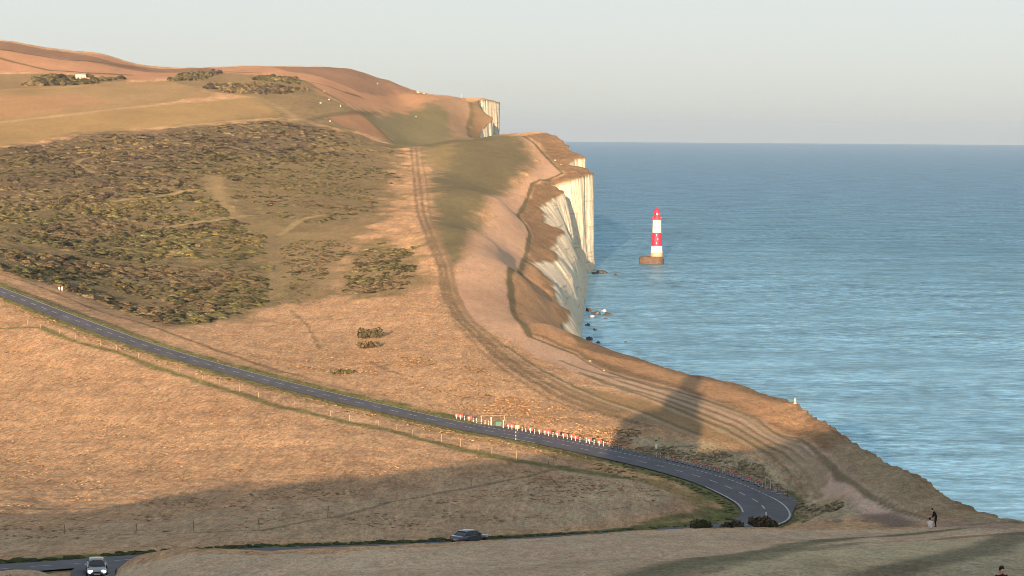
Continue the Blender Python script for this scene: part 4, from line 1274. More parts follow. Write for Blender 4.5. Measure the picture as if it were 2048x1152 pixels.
# ------------------------------------------------------------------ red and white marker posts along the lay-by
def marker(kind):
    t = empty('marker_post', (0, 0, 0))
    mb = MB(); mb.lathe([(0.20, 0.0), (0.19, 0.06), (0.10, 0.10)], 10); mb.build('base', M_BLACK, t)
    if kind == 0:            # plain pale post
        mb = MB(); mb.lathe([(0.075, 0.08), (0.07, 0.95), (0.05, 1.0)], 8); mb.build('post', M_WHITE, t, True)
        mb = MB(); mb.lathe([(0.08, 0.60), (0.08, 0.72)], 8); mb.build('red_sleeve', M_DKRED, t)
    elif kind == 1:          # red board with a white disc
        mb = MB(); mb.lathe([(0.065, 0.08), (0.06, 0.60)], 8); mb.build('post', M_WHITE, t, True)
        mb = MB(); mb.box((0.10, 0.10, 0.80), (0.78, 0.05, 0.62)); bd = mb.build('board', M_DKRED, t, bevel=0.02)
        mb = MB(); mb.lathe([(0.13, -0.02), (0.16, 0.0), (0.16, 0.06), (0.13, 0.08)], 14, (-0.04, 0.0, 0.76), 'Y'); mb.build('disc', M_WHITE, bd)
    elif kind == 2:          # banded post
        mb = MB(); mb.lathe([(0.08, 0.08), (0.075, 0.95), (0.05, 1.0)], 8); mb.build('post', M_WHITE, t, True)
        for z in (0.28, 0.58):
            mb = MB(); mb.lathe([(0.086, z), (0.086, z + 0.12)], 8); mb.build('dark_band', M_BLACK, t)
    else:                    # red head on a pale stem
        mb = MB(); mb.lathe([(0.055, 0.08), (0.05, 0.70)], 8); mb.build('post', M_WHITE, t, True)
        mb = MB(); mb.lathe([(0.10, 0.64), (0.19, 0.70), (0.20, 0.86), (0.12, 0.96)], 12); mb.build('red_head', M_HEADR, t, True)
    return t


protos = [marker(k) for k in range(4)]
first = [True] * 4
KN = ['slim pale post', 'red-boarded post', 'black-banded white post', 'red-headed post']
GR = 'marker posts along the lay-by'
seqs = [('in the row left of the green box', 916, 980, 9, [1, 1, 0, 1, 0, 2, 2, 0, 0]),
        ('in the sunlit row right of the green box', 1009, 1220, 24, [0, 1, 1, 1, 0, 0, 1, 2, 1, 1, 1, 2, 1, 1, 2, 1, 1, 2, 0, 1, 2, 1, 0, 3]),
        ('in the shaded row before the bus stop', 1228, 1292, 7, [3, 3, 0, 3, 0, 3, 3]),
        ('in the row right of the bus stop', 1318, 1533, 27, [0, 0, 3, 0, 3, 3, 0, 3, 0, 3, 3, 0, 3, 0, 3, 3, 0, 3, 0, 3, 3, 0, 3, 3, 0, 3, 0])]


def arc_at_off(px, off):
    """arc length where a line beside the road crosses photo column px (far arm)"""
    nn = RN / np.linalg.norm(RN, axis=1)[:, None]
    q = ROAD[:, :2] + nn * off
    k = q[:, 0] / q[:, 1] * F + 1024
    top = int(np.argmax(k))
    return float(np.interp(px, k[:top], ROAD_S[:top]))


ORD = ['first', 'second', 'third', 'fourth', 'fifth', 'sixth', 'seventh', 'eighth', 'ninth', 'tenth', 'eleventh', 'twelfth', 'thirteenth', 'fourteenth', 'fifteenth', 'sixteenth', 'seventeenth', 'eighteenth', 'nineteenth', 'twentieth', 'twenty-first', 'twenty-second', 'twenty-third', 'twenty-fourth', 'twenty-fifth', 'twenty-sixth', 'twenty-seventh']
for where, a, b_, n, kinds in seqs:
    for i in range(n):
        px = a + (b_ - a) * i / (n - 1) + random.uniform(-1.2, 1.2)
        off = HALF + 1.25
        s = arc_at_off(px, off)
        p, t = road_pt(s, off + random.uniform(-0.12, 0.12))
        k = kinds[i]
        o = protos[k] if first[k] else copy_tree(protos[k])
        first[k] = False
        p.z = p.z + 0.004
        o.location = p; o.rotation_euler = (random.gauss(0, 0.03), random.gauss(0, 0.03), random.uniform(-0.25, 0.25))
        o.scale = (0.88,) * 3
        tag(o, f'{KN[k]}, {ORD[i]} from the left {where}', 'marker post', GR)

# taller white gate posts at the lay-by mouth, green box between them
for i, (px, h, lb) in enumerate(((984, 1.35, 'tall pale gate post left of the green box'), (1008.5, 1.25, 'tall pale gate post right of the green box'))):
    s = arc_at_off(px, HALF + 1.9); p, t = road_pt(s, HALF + 1.9)
    g = empty('gate_post', p, t)
    mb = MB(); mb.box((0, 0, h / 2), (0.17, 0.17, h)); pp = mb.build('post', M_WHITE, g, bevel=0.02)
    mb = MB(); mb.box((0, 0, h + 0.05), (0.21, 0.21, 0.08), 0, 0.6); mb.build('cap', M_WHITE, g)
    mb = MB(); mb.box((0, -0.09, h * 0.62), (0.13, 0.015, 0.14)); mb.build('reflector', M_DKRED, g)
    tag(g, lb, 'gate post', 'gate posts at the lay-by mouth')
s = arc_at_off(998, HALF + 2.6); p, t = road_pt(s, HALF + 2.6)
gb = empty('grit_bin', p, 0.3)
mb = MB(); mb.box((0, 0, 0.36), (1.1, 0.8, 0.66), 0, 1.06); mb.build('bin', M_GREENP, gb, bevel=0.04)
mb = MB(); mb.box((0, 0.02, 0.78), (1.2, 0.88, 0.14), 0, 0.85, rx=0.12); ld = mb.build('lid', M_GREENP, gb, bevel=0.03)
mb = MB(); mb.box((0, -0.44, 0.74), (0.3, 0.06, 0.05)); mb.build('handle', M_BLACK, ld)
for sx in (-0.45, 0.45):
    mb = MB(); mb.box((sx, 0, 0.03), (0.16, 0.8, 0.06)); mb.build('foot', M_BLACK, gb)
tag(gb, 'green lidded grit box standing between two pale posts beside the road', 'grit box')

# white height bar over the track entrance
x, y, z = at3(963, 843)
bar = empty('entrance_barrier', (x, y, z), 0.0)
W_ = (1009 - 963) / F * y
mb = MB(); mb.box((0, 0, 0.52), (0.09, 0.09, 1.05)); mb.build('post', M_POST, bar, bevel=0.01)
mb = MB(); mb.box((W_, 0.5, 0.6), (0.09, 0.09, 1.0)); mb.build('post', M_POST, bar, bevel=0.01)
mb = MB(); mb.box((W_ / 2, 0.2, 1.06), (W_ + 0.4, 0.06, 0.07), 0.10); arm = mb.build('bar', M_POST, bar, bevel=0.01)
mb = MB(); mb.box((-0.05, -0.02, 0.9), (0.22, 0.24, 0.3)); mb.build('counterweight', M_POST, bar, bevel=0.02)
tag(bar, 'long pale horizontal barrier on two posts in the dry grass behind the marker posts', 'barrier')

# striped pole with a yellow plate, near side of the road
s = arc_at_off(1034, -HALF - 0.9); p, t = road_pt(s, -HALF - 0.9); p.z = gz(p.x, p.y)
sp = empty('striped_pole', p, 0.0)
for k in range(8):
    mb = MB(); mb.lathe([(0.055, 0.28 * k), (0.055, 0.28 * k + 0.28)], 8); mb.build('white_band' if k % 2 else 'black_band', M_WHITE if k % 2 else M_BLACK, sp)
mb = MB(); mb.box((0.22, -0.04, 2.45), (0.62, 0.03, 0.5)); pn = mb.build('plate', M_YELL, sp, bevel=0.005)
mb = MB(); mb.box((0.3, -0.062, 2.43), (0.3, 0.01, 0.16)); mb.build('dark_mark', M_BLACK, pn)
mb = MB(); mb.lathe([(0.05, 2.24), (0.05, 2.75)], 8); mb.build('head', M_WHITE, sp)
tag(sp, 'black and white striped pole with a yellow plate on the near verge', 'sign post')

# bus stop and bench in the shade
s = arc_at_off(1316, HALF + 3.6); p, t = road_pt(s, HALF + 3.6); p.z = gz(p.x, p.y)
bs = empty('bus_stop', p, 0.0)
mb = MB(); mb.lathe([(0.05, 0), (0.045, 2.9)], 8); mb.build('pole', M_GREYM, bs, True)
mb = MB(); mb.box((0.0, -0.06, 2.72), (0.42, 0.03, 0.5)); fl = mb.build('flag', M_YELL, bs, bevel=0.01)
mb = MB(); mb.box((0.0, -0.06, 2.32), (0.34, 0.03, 0.24)); mb.build('route_plate', M_GREENP, bs, bevel=0.01)
mb = MB(); mb.box((0.04, -0.07, 1.45), (0.42, 0.05, 0.85)); tc = mb.build('timetable_case', M_WHITE, bs, bevel=0.01)
mb = MB(); mb.box((0.04, -0.10, 1.45), (0.32, 0.01, 0.7)); mb.build('sheet', plain('paper', (0.8, 0.79, 0.70), 0.6), tc)
tag(bs, 'bus stop pole with yellow flag and white timetable on the shaded verge', 'bus stop')
s = arc_at_off(1298, HALF + 3.4); p, t = road_pt(s, HALF + 3.4); p.z = gz(p.x, p.y)
bn = empty('bench', p, 0.15)
for k in range(4):
    mb = MB(); mb.box((0, 0.22 + 0.02 * k, 0.58 + 0.17 * k), (1.15, 0.05, 0.12), 0, 1, -0.12); mb.build('back_slat', M_WOOD, bn, bevel=0.008)
for k in range(3):
    mb = MB(); mb.box((0, -0.18 + 0.15 * k, 0.45), (1.15, 0.12, 0.05)); mb.build('seat_slat', M_WOOD, bn, bevel=0.008)
for sx in (-0.5, 0.5):
    mb = MB(); mb.box((sx, -0.18, 0.21), (0.10, 0.10, 0.42)); mb.build('leg', M_WOOD, bn)
    mb = MB(); mb.box((sx, 0.24, 0.58), (0.10, 0.10, 1.16)); mb.build('leg', M_WOOD, bn)
tag(bn, 'weathered wooden slatted bench left of the bus stop', 'bench')

# white tubular frame and red tape at the bend
s0, s1 = arc_at_off(1534, HALF + 2.2), arc_at_off(1544, HALF + 1.2)
p0, t = road_pt(s0, HALF + 2.4); p1, t = road_pt(s0 + 4.5, HALF + 1.9)
fr = empty('hoop_rail', p0, 0.0)
d = p1 - p0
mb = MB(); mb.tube((0, 0, 0), (0, 0, 1.25), 0.06); mb.build('leg', M_WHITE, fr, True)
mb = MB(); mb.tube((d.x, d.y, d.z), (d.x, d.y, d.z + 1.25), 0.06); mb.build('leg', M_WHITE, fr, True)
mb = MB(); mb.tube((0, 0, 1.25), (d.x, d.y, d.z + 1.25), 0.055); mb.build('top_rail', M_WHITE, fr, True)
tag(fr, 'white tubular hoop rail at the end of the lay-by near the bend', 'rail')
pa, t = road_pt(s0 + 6.0, HALF + 1.7); pb, t = road_pt(s0 + 13.5, HALF + 2.0)
tp = empty('barrier_tape', pa, 0.0)
d = pb - pa
mb = MB(); n = 12
for k in range(n):
    q0 = Vector((d.x * k / n, d.y * k / n, d.z * k / n + 0.78 - 0.22 * math.sin(math.pi * k / n))); q1 = Vector((d.x * (k + 1) / n, d.y * (k + 1) / n, d.z * (k + 1) / n + 0.78 - 0.22 * math.sin(math.pi * (k + 1) / n)))
    nm = 'red_stripe' if k % 2 == 0 else 'pale_stripe'
    m1 = MB(); u = Vector((0, 0, 0.07)); m1.face(q0 - u, q1 - u, q1 + u, q0 + u); m1.build(nm, M_RED if k % 2 == 0 else M_WHITE, tp)
for f_ in (0, 1):
    m1 = MB(); m1.tube((d.x * f_, d.y * f_, d.z * f_), (d.x * f_, d.y * f_, d.z * f_ + 0.95), 0.05); m1.build('stake', M_RED, tp)
tag(tp, 'red and white tape strung low between two stakes at the bend', 'tape')

# ------------------------------------------------------------------ wire fences with pale posts
def fence(line, step_px, label, h=1.15, skip=0.0, seed=0):
    rng = random.Random(seed)
    P = G(line)
    k = [x / y * F + 1024 for x, y in P]
    px = line[0][0]
    root = None; tops = []
    while px < line[-1][0]:
        x = float(np.interp(px, [l[0] for l in line], P[:, 0])); y = float(np.interp(px, [l[0] for l in line], P[:, 1]))
        z = gz(x, y)
        if root is None:
            root = empty('wire_fence', (x, y, z)); o3 = Vector((x, y, z))
        q = Vector((x, y, z)) - o3
        hh = h * rng.uniform(0.88, 1.1)
        lean = Vector((rng.gauss(0, 0.05), rng.gauss(0, 0.05), hh))
        m1 = MB(); m1.tube(q - Vector((0, 0, 0.1)), q + lean, 0.045, 0.04, 6); m1.build('post', M_POST, root)
        tops.append(q)
        px += step_px * rng.uniform(0.75, 1.3) * (1.5 if rng.random() < skip else 1)
    for hgt in (0.35, 0.7, 1.0):
        m1 = MB()
        for a, b in zip(tops[:-1], tops[1:]):
            m1.tube(a + Vector((0, 0, hgt * h)), b + Vector((0, 0, hgt * h)), 0.006, seg=3)
        m1.build('wire', M_GREYM, root)
    tag(root, label, 'fence')


fence([(55, 650), (130, 671), (250, 705), (400, 757), (520, 797), (640, 828), (780, 858), (900, 888), (1050, 922), (1130, 936)], 34, 'wire fence with pale posts between the sunlit field and the straight road', seed=2, skip=0.3)
fence([(130, 1071), (330, 1066), (520, 1057), (680, 1027), (780, 1002), (900, 982), (1020, 957), (1100, 938)], 130, 'thin wire fence with few posts crossing the shaded field', seed=3)

# ------------------------------------------------------------------ small far things
M_CHK = plain('bare_chalk', (0.24, 0.21, 0.16), 0.9, 0.1, 0.25, 0.8)


def heap(name, px, py, wpx, hpx, label, cat, material, seed, group=None, depth=None):
    rng = np.random.default_rng(seed)
    x, y = at(px, py) if depth is None else (ray(px, py)[0] * depth, depth)
    z = gz(x, y); s = y / F
    bm = bmesh.new(); bmesh.ops.create_icosphere(bm, subdivisions=2, radius=1.0)
    for vv in bm.verts:
        n = rng.uniform(0.82, 1.15); c = vv.co
        vv.co = Vector((c.x * n * wpx * s / 2, c.y * n * wpx * s / 2, max(c.z, -0.2) * n * hpx * s))
    me = bpy.data.meshes.new(name); bm.to_mesh(me); bm.free(); me.materials.append(material)
    o = bpy.data.objects.new(name, me); COL.objects.link(o); o.location = (x, y, z)
    tag(o, label, cat, group)
    return o


CG = 'bare chalk patches on the far hill'
heap('chalk_heap', 641, 207, 6.0, 3.5, 'pale chalk heap, lower left of three on the far hillside', 'chalk heap', M_CHK, 1, CG)
heap('chalk_heap', 658, 200, 5.2, 2.8, 'pale chalk heap, uppermost of three on the far hillside', 'chalk heap', M_CHK, 2, CG)
heap('chalk_heap', 681, 214, 3.8, 4.9, 'tall narrow pale chalk heap, right of three on the far hillside', 'chalk heap', M_CHK, 3, CG)
heap('chalk_heap', 660, 243, 5.2, 2.8, 'chalk heap beside a dark burrow on the orange field below the far hill', 'chalk heap', M_CHK, 4, CG)
heap('chalk_heap', 755, 168, 3.8, 2.8, 'single pale speck of chalk on the upper far hill', 'chalk heap', M_CHK, 5, CG)
heap('chalk_heap', 648, 183, 3.0, 2.1, 'tiny pale speck of chalk by the track on the far hill', 'chalk heap', M_CHK, 6, CG)
heap('chalk_heap', 832, 234, 3.0, 2.1, 'tiny pale speck of chalk alone in the green hollow', 'chalk heap', M_CHK, 7, CG)
heap('chalk_heap', 1110, 321, 6.0, 2.1, 'larger bare chalk patch on the brown headland edge', 'chalk heap', M_CHK, 8, CG)
heap('chalk_heap', 1122, 329, 3.8, 1.4, 'small bare chalk patch on the brown headland edge', 'chalk heap', M_CHK, 9, CG)
heap('chalk_boulder', 1180, 723, 7, 3, 'white chalk boulder on the worn path, left of two', 'boulder', M_CHK, 10, 'chalk boulders on the path')
heap('chalk_boulder', 1208, 741, 5, 2, 'white chalk boulder on the grass below the path, right of two', 'boulder', M_CHK, 11, 'chalk boulders on the path')
heap('chalk_slab', 1676, 1042, 26, 3, 'pale chalk slab lying in the grass right of the road bend', 'boulder', M_CHK, 12)
heap('spoil_mound', 836, 186, 7, 5, 'small pale mound on the skyline of the far hill, left of two', 'mound', M_CHK, 13, 'mounds on the far skyline')
heap('spoil_mound', 848, 188, 5, 3, 'smaller pale mound on the skyline of the far hill, right of two', 'mound', M_CHK, 14, 'mounds on the far skyline')
# upright white marker on the cliff edge
x, y = at(1590, 806); z = gz(x, y)
ms = empty('marker_stone', (x, y, z))
mb = MB(); mb.loft([[(r * math.cos(a) * 0.9, r * math.sin(a) * 0.5, h) for a in [2 * math.pi * k / 12 for k in range(12)]] for r, h in ((0.24, -0.2), (0.25, 0.3), (0.22, 0.6), (0.13, 0.85), (0.04, 0.92))]); mb.build('stone', M_CHK, ms, True)
mb = MB(); mb.lathe([(0.32, -0.15), (0.31, 0.05), (0.27, 0.07)], 12); mb.build('footing', M_CHK, ms)
tag(ms, 'upright white marker stone at the very edge of the cliff', 'marker stone')
# post on the far skyline
x, y = at(923, 196); z = gz(x, y)
pp = empty('skyline_post', (x, y, z))
mb = MB(); mb.tube((0, 0, -0.5), (0, 0, 4.0), 0.22, 0.2); mb.build('post', M_WOOD, pp)
mb = MB(); mb.box((0.3, 0, 3.2), (0.9, 0.1, 0.6)); mb.build('board', M_WOOD, pp)
tag(pp, 'thin dark signpost standing on the skyline near the far cliff', 'signpost')
# the little farm building among the far thickets
x, y = at(161, 160); z = gz(x, y)
fb = empty('farm_building', (x, y, z), math.radians(28))
M_RTILE = plain('red_tile', (0.30, 0.11, 0.075), 0.85, 0.15, 0.2, 1.0)
mb = MB(); M_FARM = plain('dull_render', (0.30, 0.28, 0.25), 0.8, 0.2, 0.15, 0.8)
mb.box((0, 0, 1.6), (8.5, 4.6, 3.2)); mb.build('wall', M_FARM, fb)
mb = MB()
for sy in (-1, 1):
    mb.face((-4.5, sy * 2.6, 3.1), (4.5, sy * 2.6, 3.1), (4.5, 0, 5.0), (-4.5, 0, 5.0))
rf = mb.build('roof', plain('white_sheet_roof', (0.36, 0.35, 0.33), 0.5, 0.3, 0.05), fb)
mb = MB()
for sx in (-4.25, 4.25):
    mb.face((sx, -2.3, 3.2), (sx, 2.3, 3.2), (sx, 0, 4.9))
mb.build('gable', M_FARM, fb)
mb = MB(); mb.box((2.6, 0, 5.1), (0.8, 0.8, 1.3)); mb.build('chimney', M_RTILE, rf)
mb = MB(); mb.box((6.1, -0.6, 1.1), (3.6, 3.4, 2.2)); mb.build('lean_to', M_RTILE, fb)
for wx in (-2.6, 0, 2.6):
    mb = MB(); mb.box((wx, -2.32, 1.7), (1.1, 0.1, 1.2)); mb.build('window', M_DKWIN, fb)
tag(fb, 'small white farm building with a red side among the far dark thickets', 'building')

# ------------------------------------------------------------------ the old stone lighthouse behind the camera, whose long shadow reaches the slope
SH = Vector((P3(1392, 742, 598)))
tt_ = (SH.y + 12.0) / SUND.y
top = SH - SUND * tt_
bz = float(z_rbf([top.x], [top.y])[0])
ot = empty('stone_lighthouse', (top.x, top.y, bz - 0.3))
Ht = top.z - bz + 0.3
M_OST = plain('old_stone', (0.40, 0.37, 0.32), 0.9, 0.15, 0.2, 0.8)
mb = MB(); mb.lathe([(4.0, 0), (3.5, Ht * 0.62), (3.7, Ht * 0.64)], 24); mb.build('tower', M_OST, ot, True)
mb = MB(); mb.lathe([(2.1, Ht * 0.64), (2.1, Ht * 0.86)], 16); mb.build('lantern_room', M_WHITE, ot)
mb = MB(); mb.lathe([(2.4, Ht * 0.86), (1.7, Ht * 0.95), (0.4, Ht)], 16); mb.build('dome', M_WHITE, ot, True)
mb = MB(); mb.box((-2.2, 1.0, Ht * 0.15), (14.0, 7.0, Ht * 0.30)); mb.build('house_wall', M_OST, ot)
mb = MB(); mb.box((-2.2, 1.0, Ht * 0.36), (14.3, 7.4, Ht * 0.12), 0, 0.5); mb.build('house_roof', M_OST, ot)
tag(ot, 'squat stone lighthouse on the hilltop whose tower-shaped shadow darkens the slope', 'lighthouse')


# ------------------------------------------------------------------ cars
M_GLASS, nt, b = mat('car_glass', 0.08, 0.6); b.inputs['Base Color'].default_value = (0.012, 0.016, 0.020, 1)
M_TYRE = plain('tyre', (0.02, 0.02, 0.02), 0.85, 0.2, 0.2, 6)
M_RIM = plain('alloy_rim', (0.45, 0.45, 0.46), 0.35, 0.5, 0.1, 5, 0.8)
M_TRIM = plain('black_trim', (0.02, 0.02, 0.022), 0.5, 0.4, 0.2, 5)
M_TAIL = plain('tail_light', (0.35, 0.012, 0.015), 0.25, 0.5, 0.1, 5)
M_LENS = plain('headlight_lens', (0.65, 0.66, 0.68), 0.15, 0.6, 0.05, 5)
M_LAMP, nt, b = mat('lit_headlight', 0.3, 0.4)
b.inputs['Base Color'].default_value = (0.9, 0.9, 0.9, 1); b.inputs['Emission Color'].default_value = (1.0, 0.96, 0.88, 1); b.inputs['Emission Strength'].default_value = 1.2


def paint(name, col, rough=0.28, metal=0.3):
    m = plain(name, col, rough, 0.5, 0.05, 2.0, metal)
    m.node_tree.nodes['Principled BSDF'].inputs['Coat Weight'].default_value = 0.6
    return m


def car(name, loc, rz, body_m, label, lit=False, roof=1.42, slope=0.0):
    """saloon, front towards +X"""
    t = empty(name, loc, rz)
    t.rotation_euler = (0, slope, rz)
    # lower body, lofted along X: (x, half width, sill height, shoulder height, shoulder half width)
    st = [(-2.22, 0.62, 0.42, 0.74, 0.56), (-2.12, 0.78, 0.30, 0.92, 0.70), (-1.75, 0.87, 0.24, 0.98, 0.78), (-1.0, 0.89, 0.20, 0.98, 0.80), (0.0, 0.90, 0.20, 0.95, 0.81), (0.85, 0.89, 0.20, 0.92, 0.80),
          (1.35, 0.88, 0.22, 0.86, 0.76), (1.85, 0.84, 0.26, 0.76, 0.68), (2.12, 0.74, 0.30, 0.66, 0.58), (2.22, 0.58, 0.38, 0.56, 0.48)]
    R_ = []
    for x, hw, z0, z1, sw in st:
        zm = z0 + (z1 - z0) * 0.55
        R_.append([(x, -hw * 0.92, z0), (x, -hw, zm), (x, -sw, z1 - 0.03), (x, -sw * 0.55, z1 + 0.02), (x, sw * 0.55, z1 + 0.02), (x, sw, z1 - 0.03), (x, hw, zm), (x, hw * 0.92, z0)])
    mb = MB(); mb.loft(R_); bd = mb.build('body', body_m, t, True)
    # glasshouse
    gs = [(-1.62, 0.66, 0.97, 1.0), (-1.02, 0.62, 0.98, roof - 0.07), (-0.25, 0.60, 0.96, roof - 0.02), (0.30, 0.60, 0.95, roof - 0.06), (1.08, 0.68, 0.91, 0.95)]
    mb = MB(); mb.loft([[(x, -0.76, zb), (x, -hw, zt), (x, hw, zt), (x, 0.76, zb)] for x, hw, zb, zt in gs]); gl = mb.build('glasshouse', M_GLASS, t, True)
    # roof skin and pillars stand proud of the glass
    rs_ = [(-1.12, 0.60, roof - 0.085), (-0.9, 0.615, roof - 0.03), (-0.25, 0.61, roof + 0.01), (0.25, 0.605, roof - 0.02), (0.42, 0.58, roof - 0.10)]
    mb = MB(); mb.loft([[(x, -hw, z - 0.03), (x, -hw * 0.6, z + 0.03), (x, hw * 0.6, z + 0.03), (x, hw, z - 0.03), (x, hw * 0.9, z - 0.06), (x, -hw * 0.9, z - 0.06)] for x, hw, z in rs_]); mb.build('roof', body_m, t, True)
    for sy in (-1, 1):
        for (x0, z0, y0, x1, z1, y1, r) in ((1.05, 0.94, 0.745, 0.36, roof - 0.10, 0.60, 0.035), (-1.55, 1.0, 0.73, -1.05, roof - 0.09, 0.60, 0.05), (-0.18, 0.97, 0.775, -0.2, roof - 0.04, 0.615, 0.03)):
            mb = MB(); mb.tube((x0, sy * y0, z0), (x1, sy * y1, z1), r, seg=6); mb.build('pillar', body_m, t)
        mb = MB(); mb.box((0.78, sy * 0.93, 1.0), (0.14, 0.2, 0.14)); mb.build('wing_mirror', body_m, t, bevel=0.03)
        mb = MB(); mb.box((2.06, sy * 0.57, 0.65), (0.24, 0.36, 0.20), -sy * 0.5); mb.build('headlight', M_LAMP if lit else M_LENS, t, bevel=0.04)
        mb = MB(); mb.box((-2.10, sy * 0.60, 0.80), (0.16, 0.30, 0.16), sy * 0.4); mb.build('tail_light', M_TAIL, t, bevel=0.03)
        for xd, nm in ((0.42, 'door'), (-0.62, 'door')):
            mb = MB(); mb.box((xd, sy * 0.895, 0.62), (0.98, 0.03, 0.56)); d_ = mb.build(nm, body_m, t, bevel=0.012)
            mb = MB(); mb.box((xd - 0.34, sy * 0.918, 0.80), (0.16, 0.03, 0.03)); mb.build('handle', M_TRIM, d_)
        for xw in (-1.35, 1.38):
            w = empty('wheel', (xw, sy * 0.80, 0.315)); w.parent = t
            mb = MB(); mb.lathe([(0.22, -0.10), (0.30, -0.11), (0.318, -0.07), (0.318, 0.07), (0.30, 0.11), (0.22, 0.10)], 20, axis='Y'); mb.build('tyre', M_TYRE, w, True)
            mb = MB(); mb.lathe([(0.21, -0.095), (0.10, -0.085), (0.10, 0.085), (0.21, 0.095)], 14, axis='Y'); mb.build('rim', M_RIM, w)
    mb = MB(); mb.box((2.16, 0, 0.40), (0.16, 1.1, 0.14)); mb.build('bumper', M_TRIM, t, bevel=0.02)
    mb = MB(); mb.box((2.20, 0, 0.58), (0.06, 0.62, 0.12)); mb.build('grille', M_TRIM, t, bevel=0.01)
    mb = MB(); mb.box((2.26, 0, 0.44), (0.02, 0.52, 0.11)); mb.build('number_plate', M_WHITE, t)
    mb = MB(); mb.box((-2.235, 0, 0.60), (0.02, 0.52, 0.11)); mb.build('number_plate', M_YELL, t)
    tag(t, label, 'car')
    return t


sN = arc_at_px(960, True)
pc, tc_ = road_pt(sN, -1.3, 0.0)
car('parked_car', pc, tc_ + math.pi, paint('blue_paint', (0.085, 0.115, 0.155), 0.18, 0.5), 'steel blue saloon half hidden behind the foreground rise, seen side on', roof=1.44)
pc2 = Vector(P3(193, 1160, 194)); pc2.z = gz(pc2.x, pc2.y) + 0.18
dxy = Vector((0 - pc2.x, 0 - pc2.y, 0)); facing = math.atan2(dxy.y, dxy.x)
car('oncoming_car', pc2, facing + 0.02, paint('silver_paint', (0.30, 0.32, 0.34), 0.25, 0.6), 'silver car with bright headlights coming towards us at lower left', lit=True, roof=1.45).scale = (0.88, 0.88, 0.88)

# ------------------------------------------------------------------ people: one skinned body each, hair and clothes as material zones or children
M_SKIN = plain('skin', (0.58, 0.38, 0.29), 0.6, 0.3, 0.05, 8)
M_HAIR = plain('dark_hair', (0.018, 0.014, 0.011), 0.7, 0.3, 0.2, 20)
M_DARKC = plain('dark_cloth', (0.016, 0.017, 0.022), 0.9, 0.1, 0.2, 8)
M_NAVY = plain('navy_cloth', (0.022, 0.022, 0.036), 0.9, 0.1, 0.2, 8)
M_WHITEC = plain('white_cloth', (0.72, 0.71, 0.72), 0.9, 0.1, 0.06, 8)
M_MAROON = plain('maroon_cloth', (0.16, 0.012, 0.018), 0.9, 0.1, 0.2, 8)
M_JEANS = plain('jeans', (0.05, 0.06, 0.09), 0.9, 0.1, 0.2, 8)


def skinned(name, verts, edges, radii, parent, zone, mats, subd=2):
    me = bpy.data.meshes.new(name)
    me.from_pydata(verts, edges, [])
    o = bpy.data.objects.new(name, me); COL.objects.link(o)
    sk = o.modifiers.new('skin', 'SKIN')
    sk.use_smooth_shade = True
    o.modifiers.new('sub', 'SUBSURF').levels = subd
    for i, r in enumerate(radii):
        me.skin_vertices[0].data[i].radius = (r, r) if not isinstance(r, tuple) else r
    me.skin_vertices[0].data[0].use_root = True
    dg = bpy.context.evaluated_depsgraph_get()
    ev = o.evaluated_get(dg)
    m2 = bpy.data.meshes.new_from_object(ev)
    bpy.data.objects.remove(o); bpy.data.meshes.remove(me)
    for m_ in mats:
        m2.materials.append(m_)
    for p in m2.polygons:
        p.material_index = zone(p.center)
    m2.shade_smooth()
    o = bpy.data.objects.new(name, m2); COL.objects.link(o); o.parent = parent
    return o


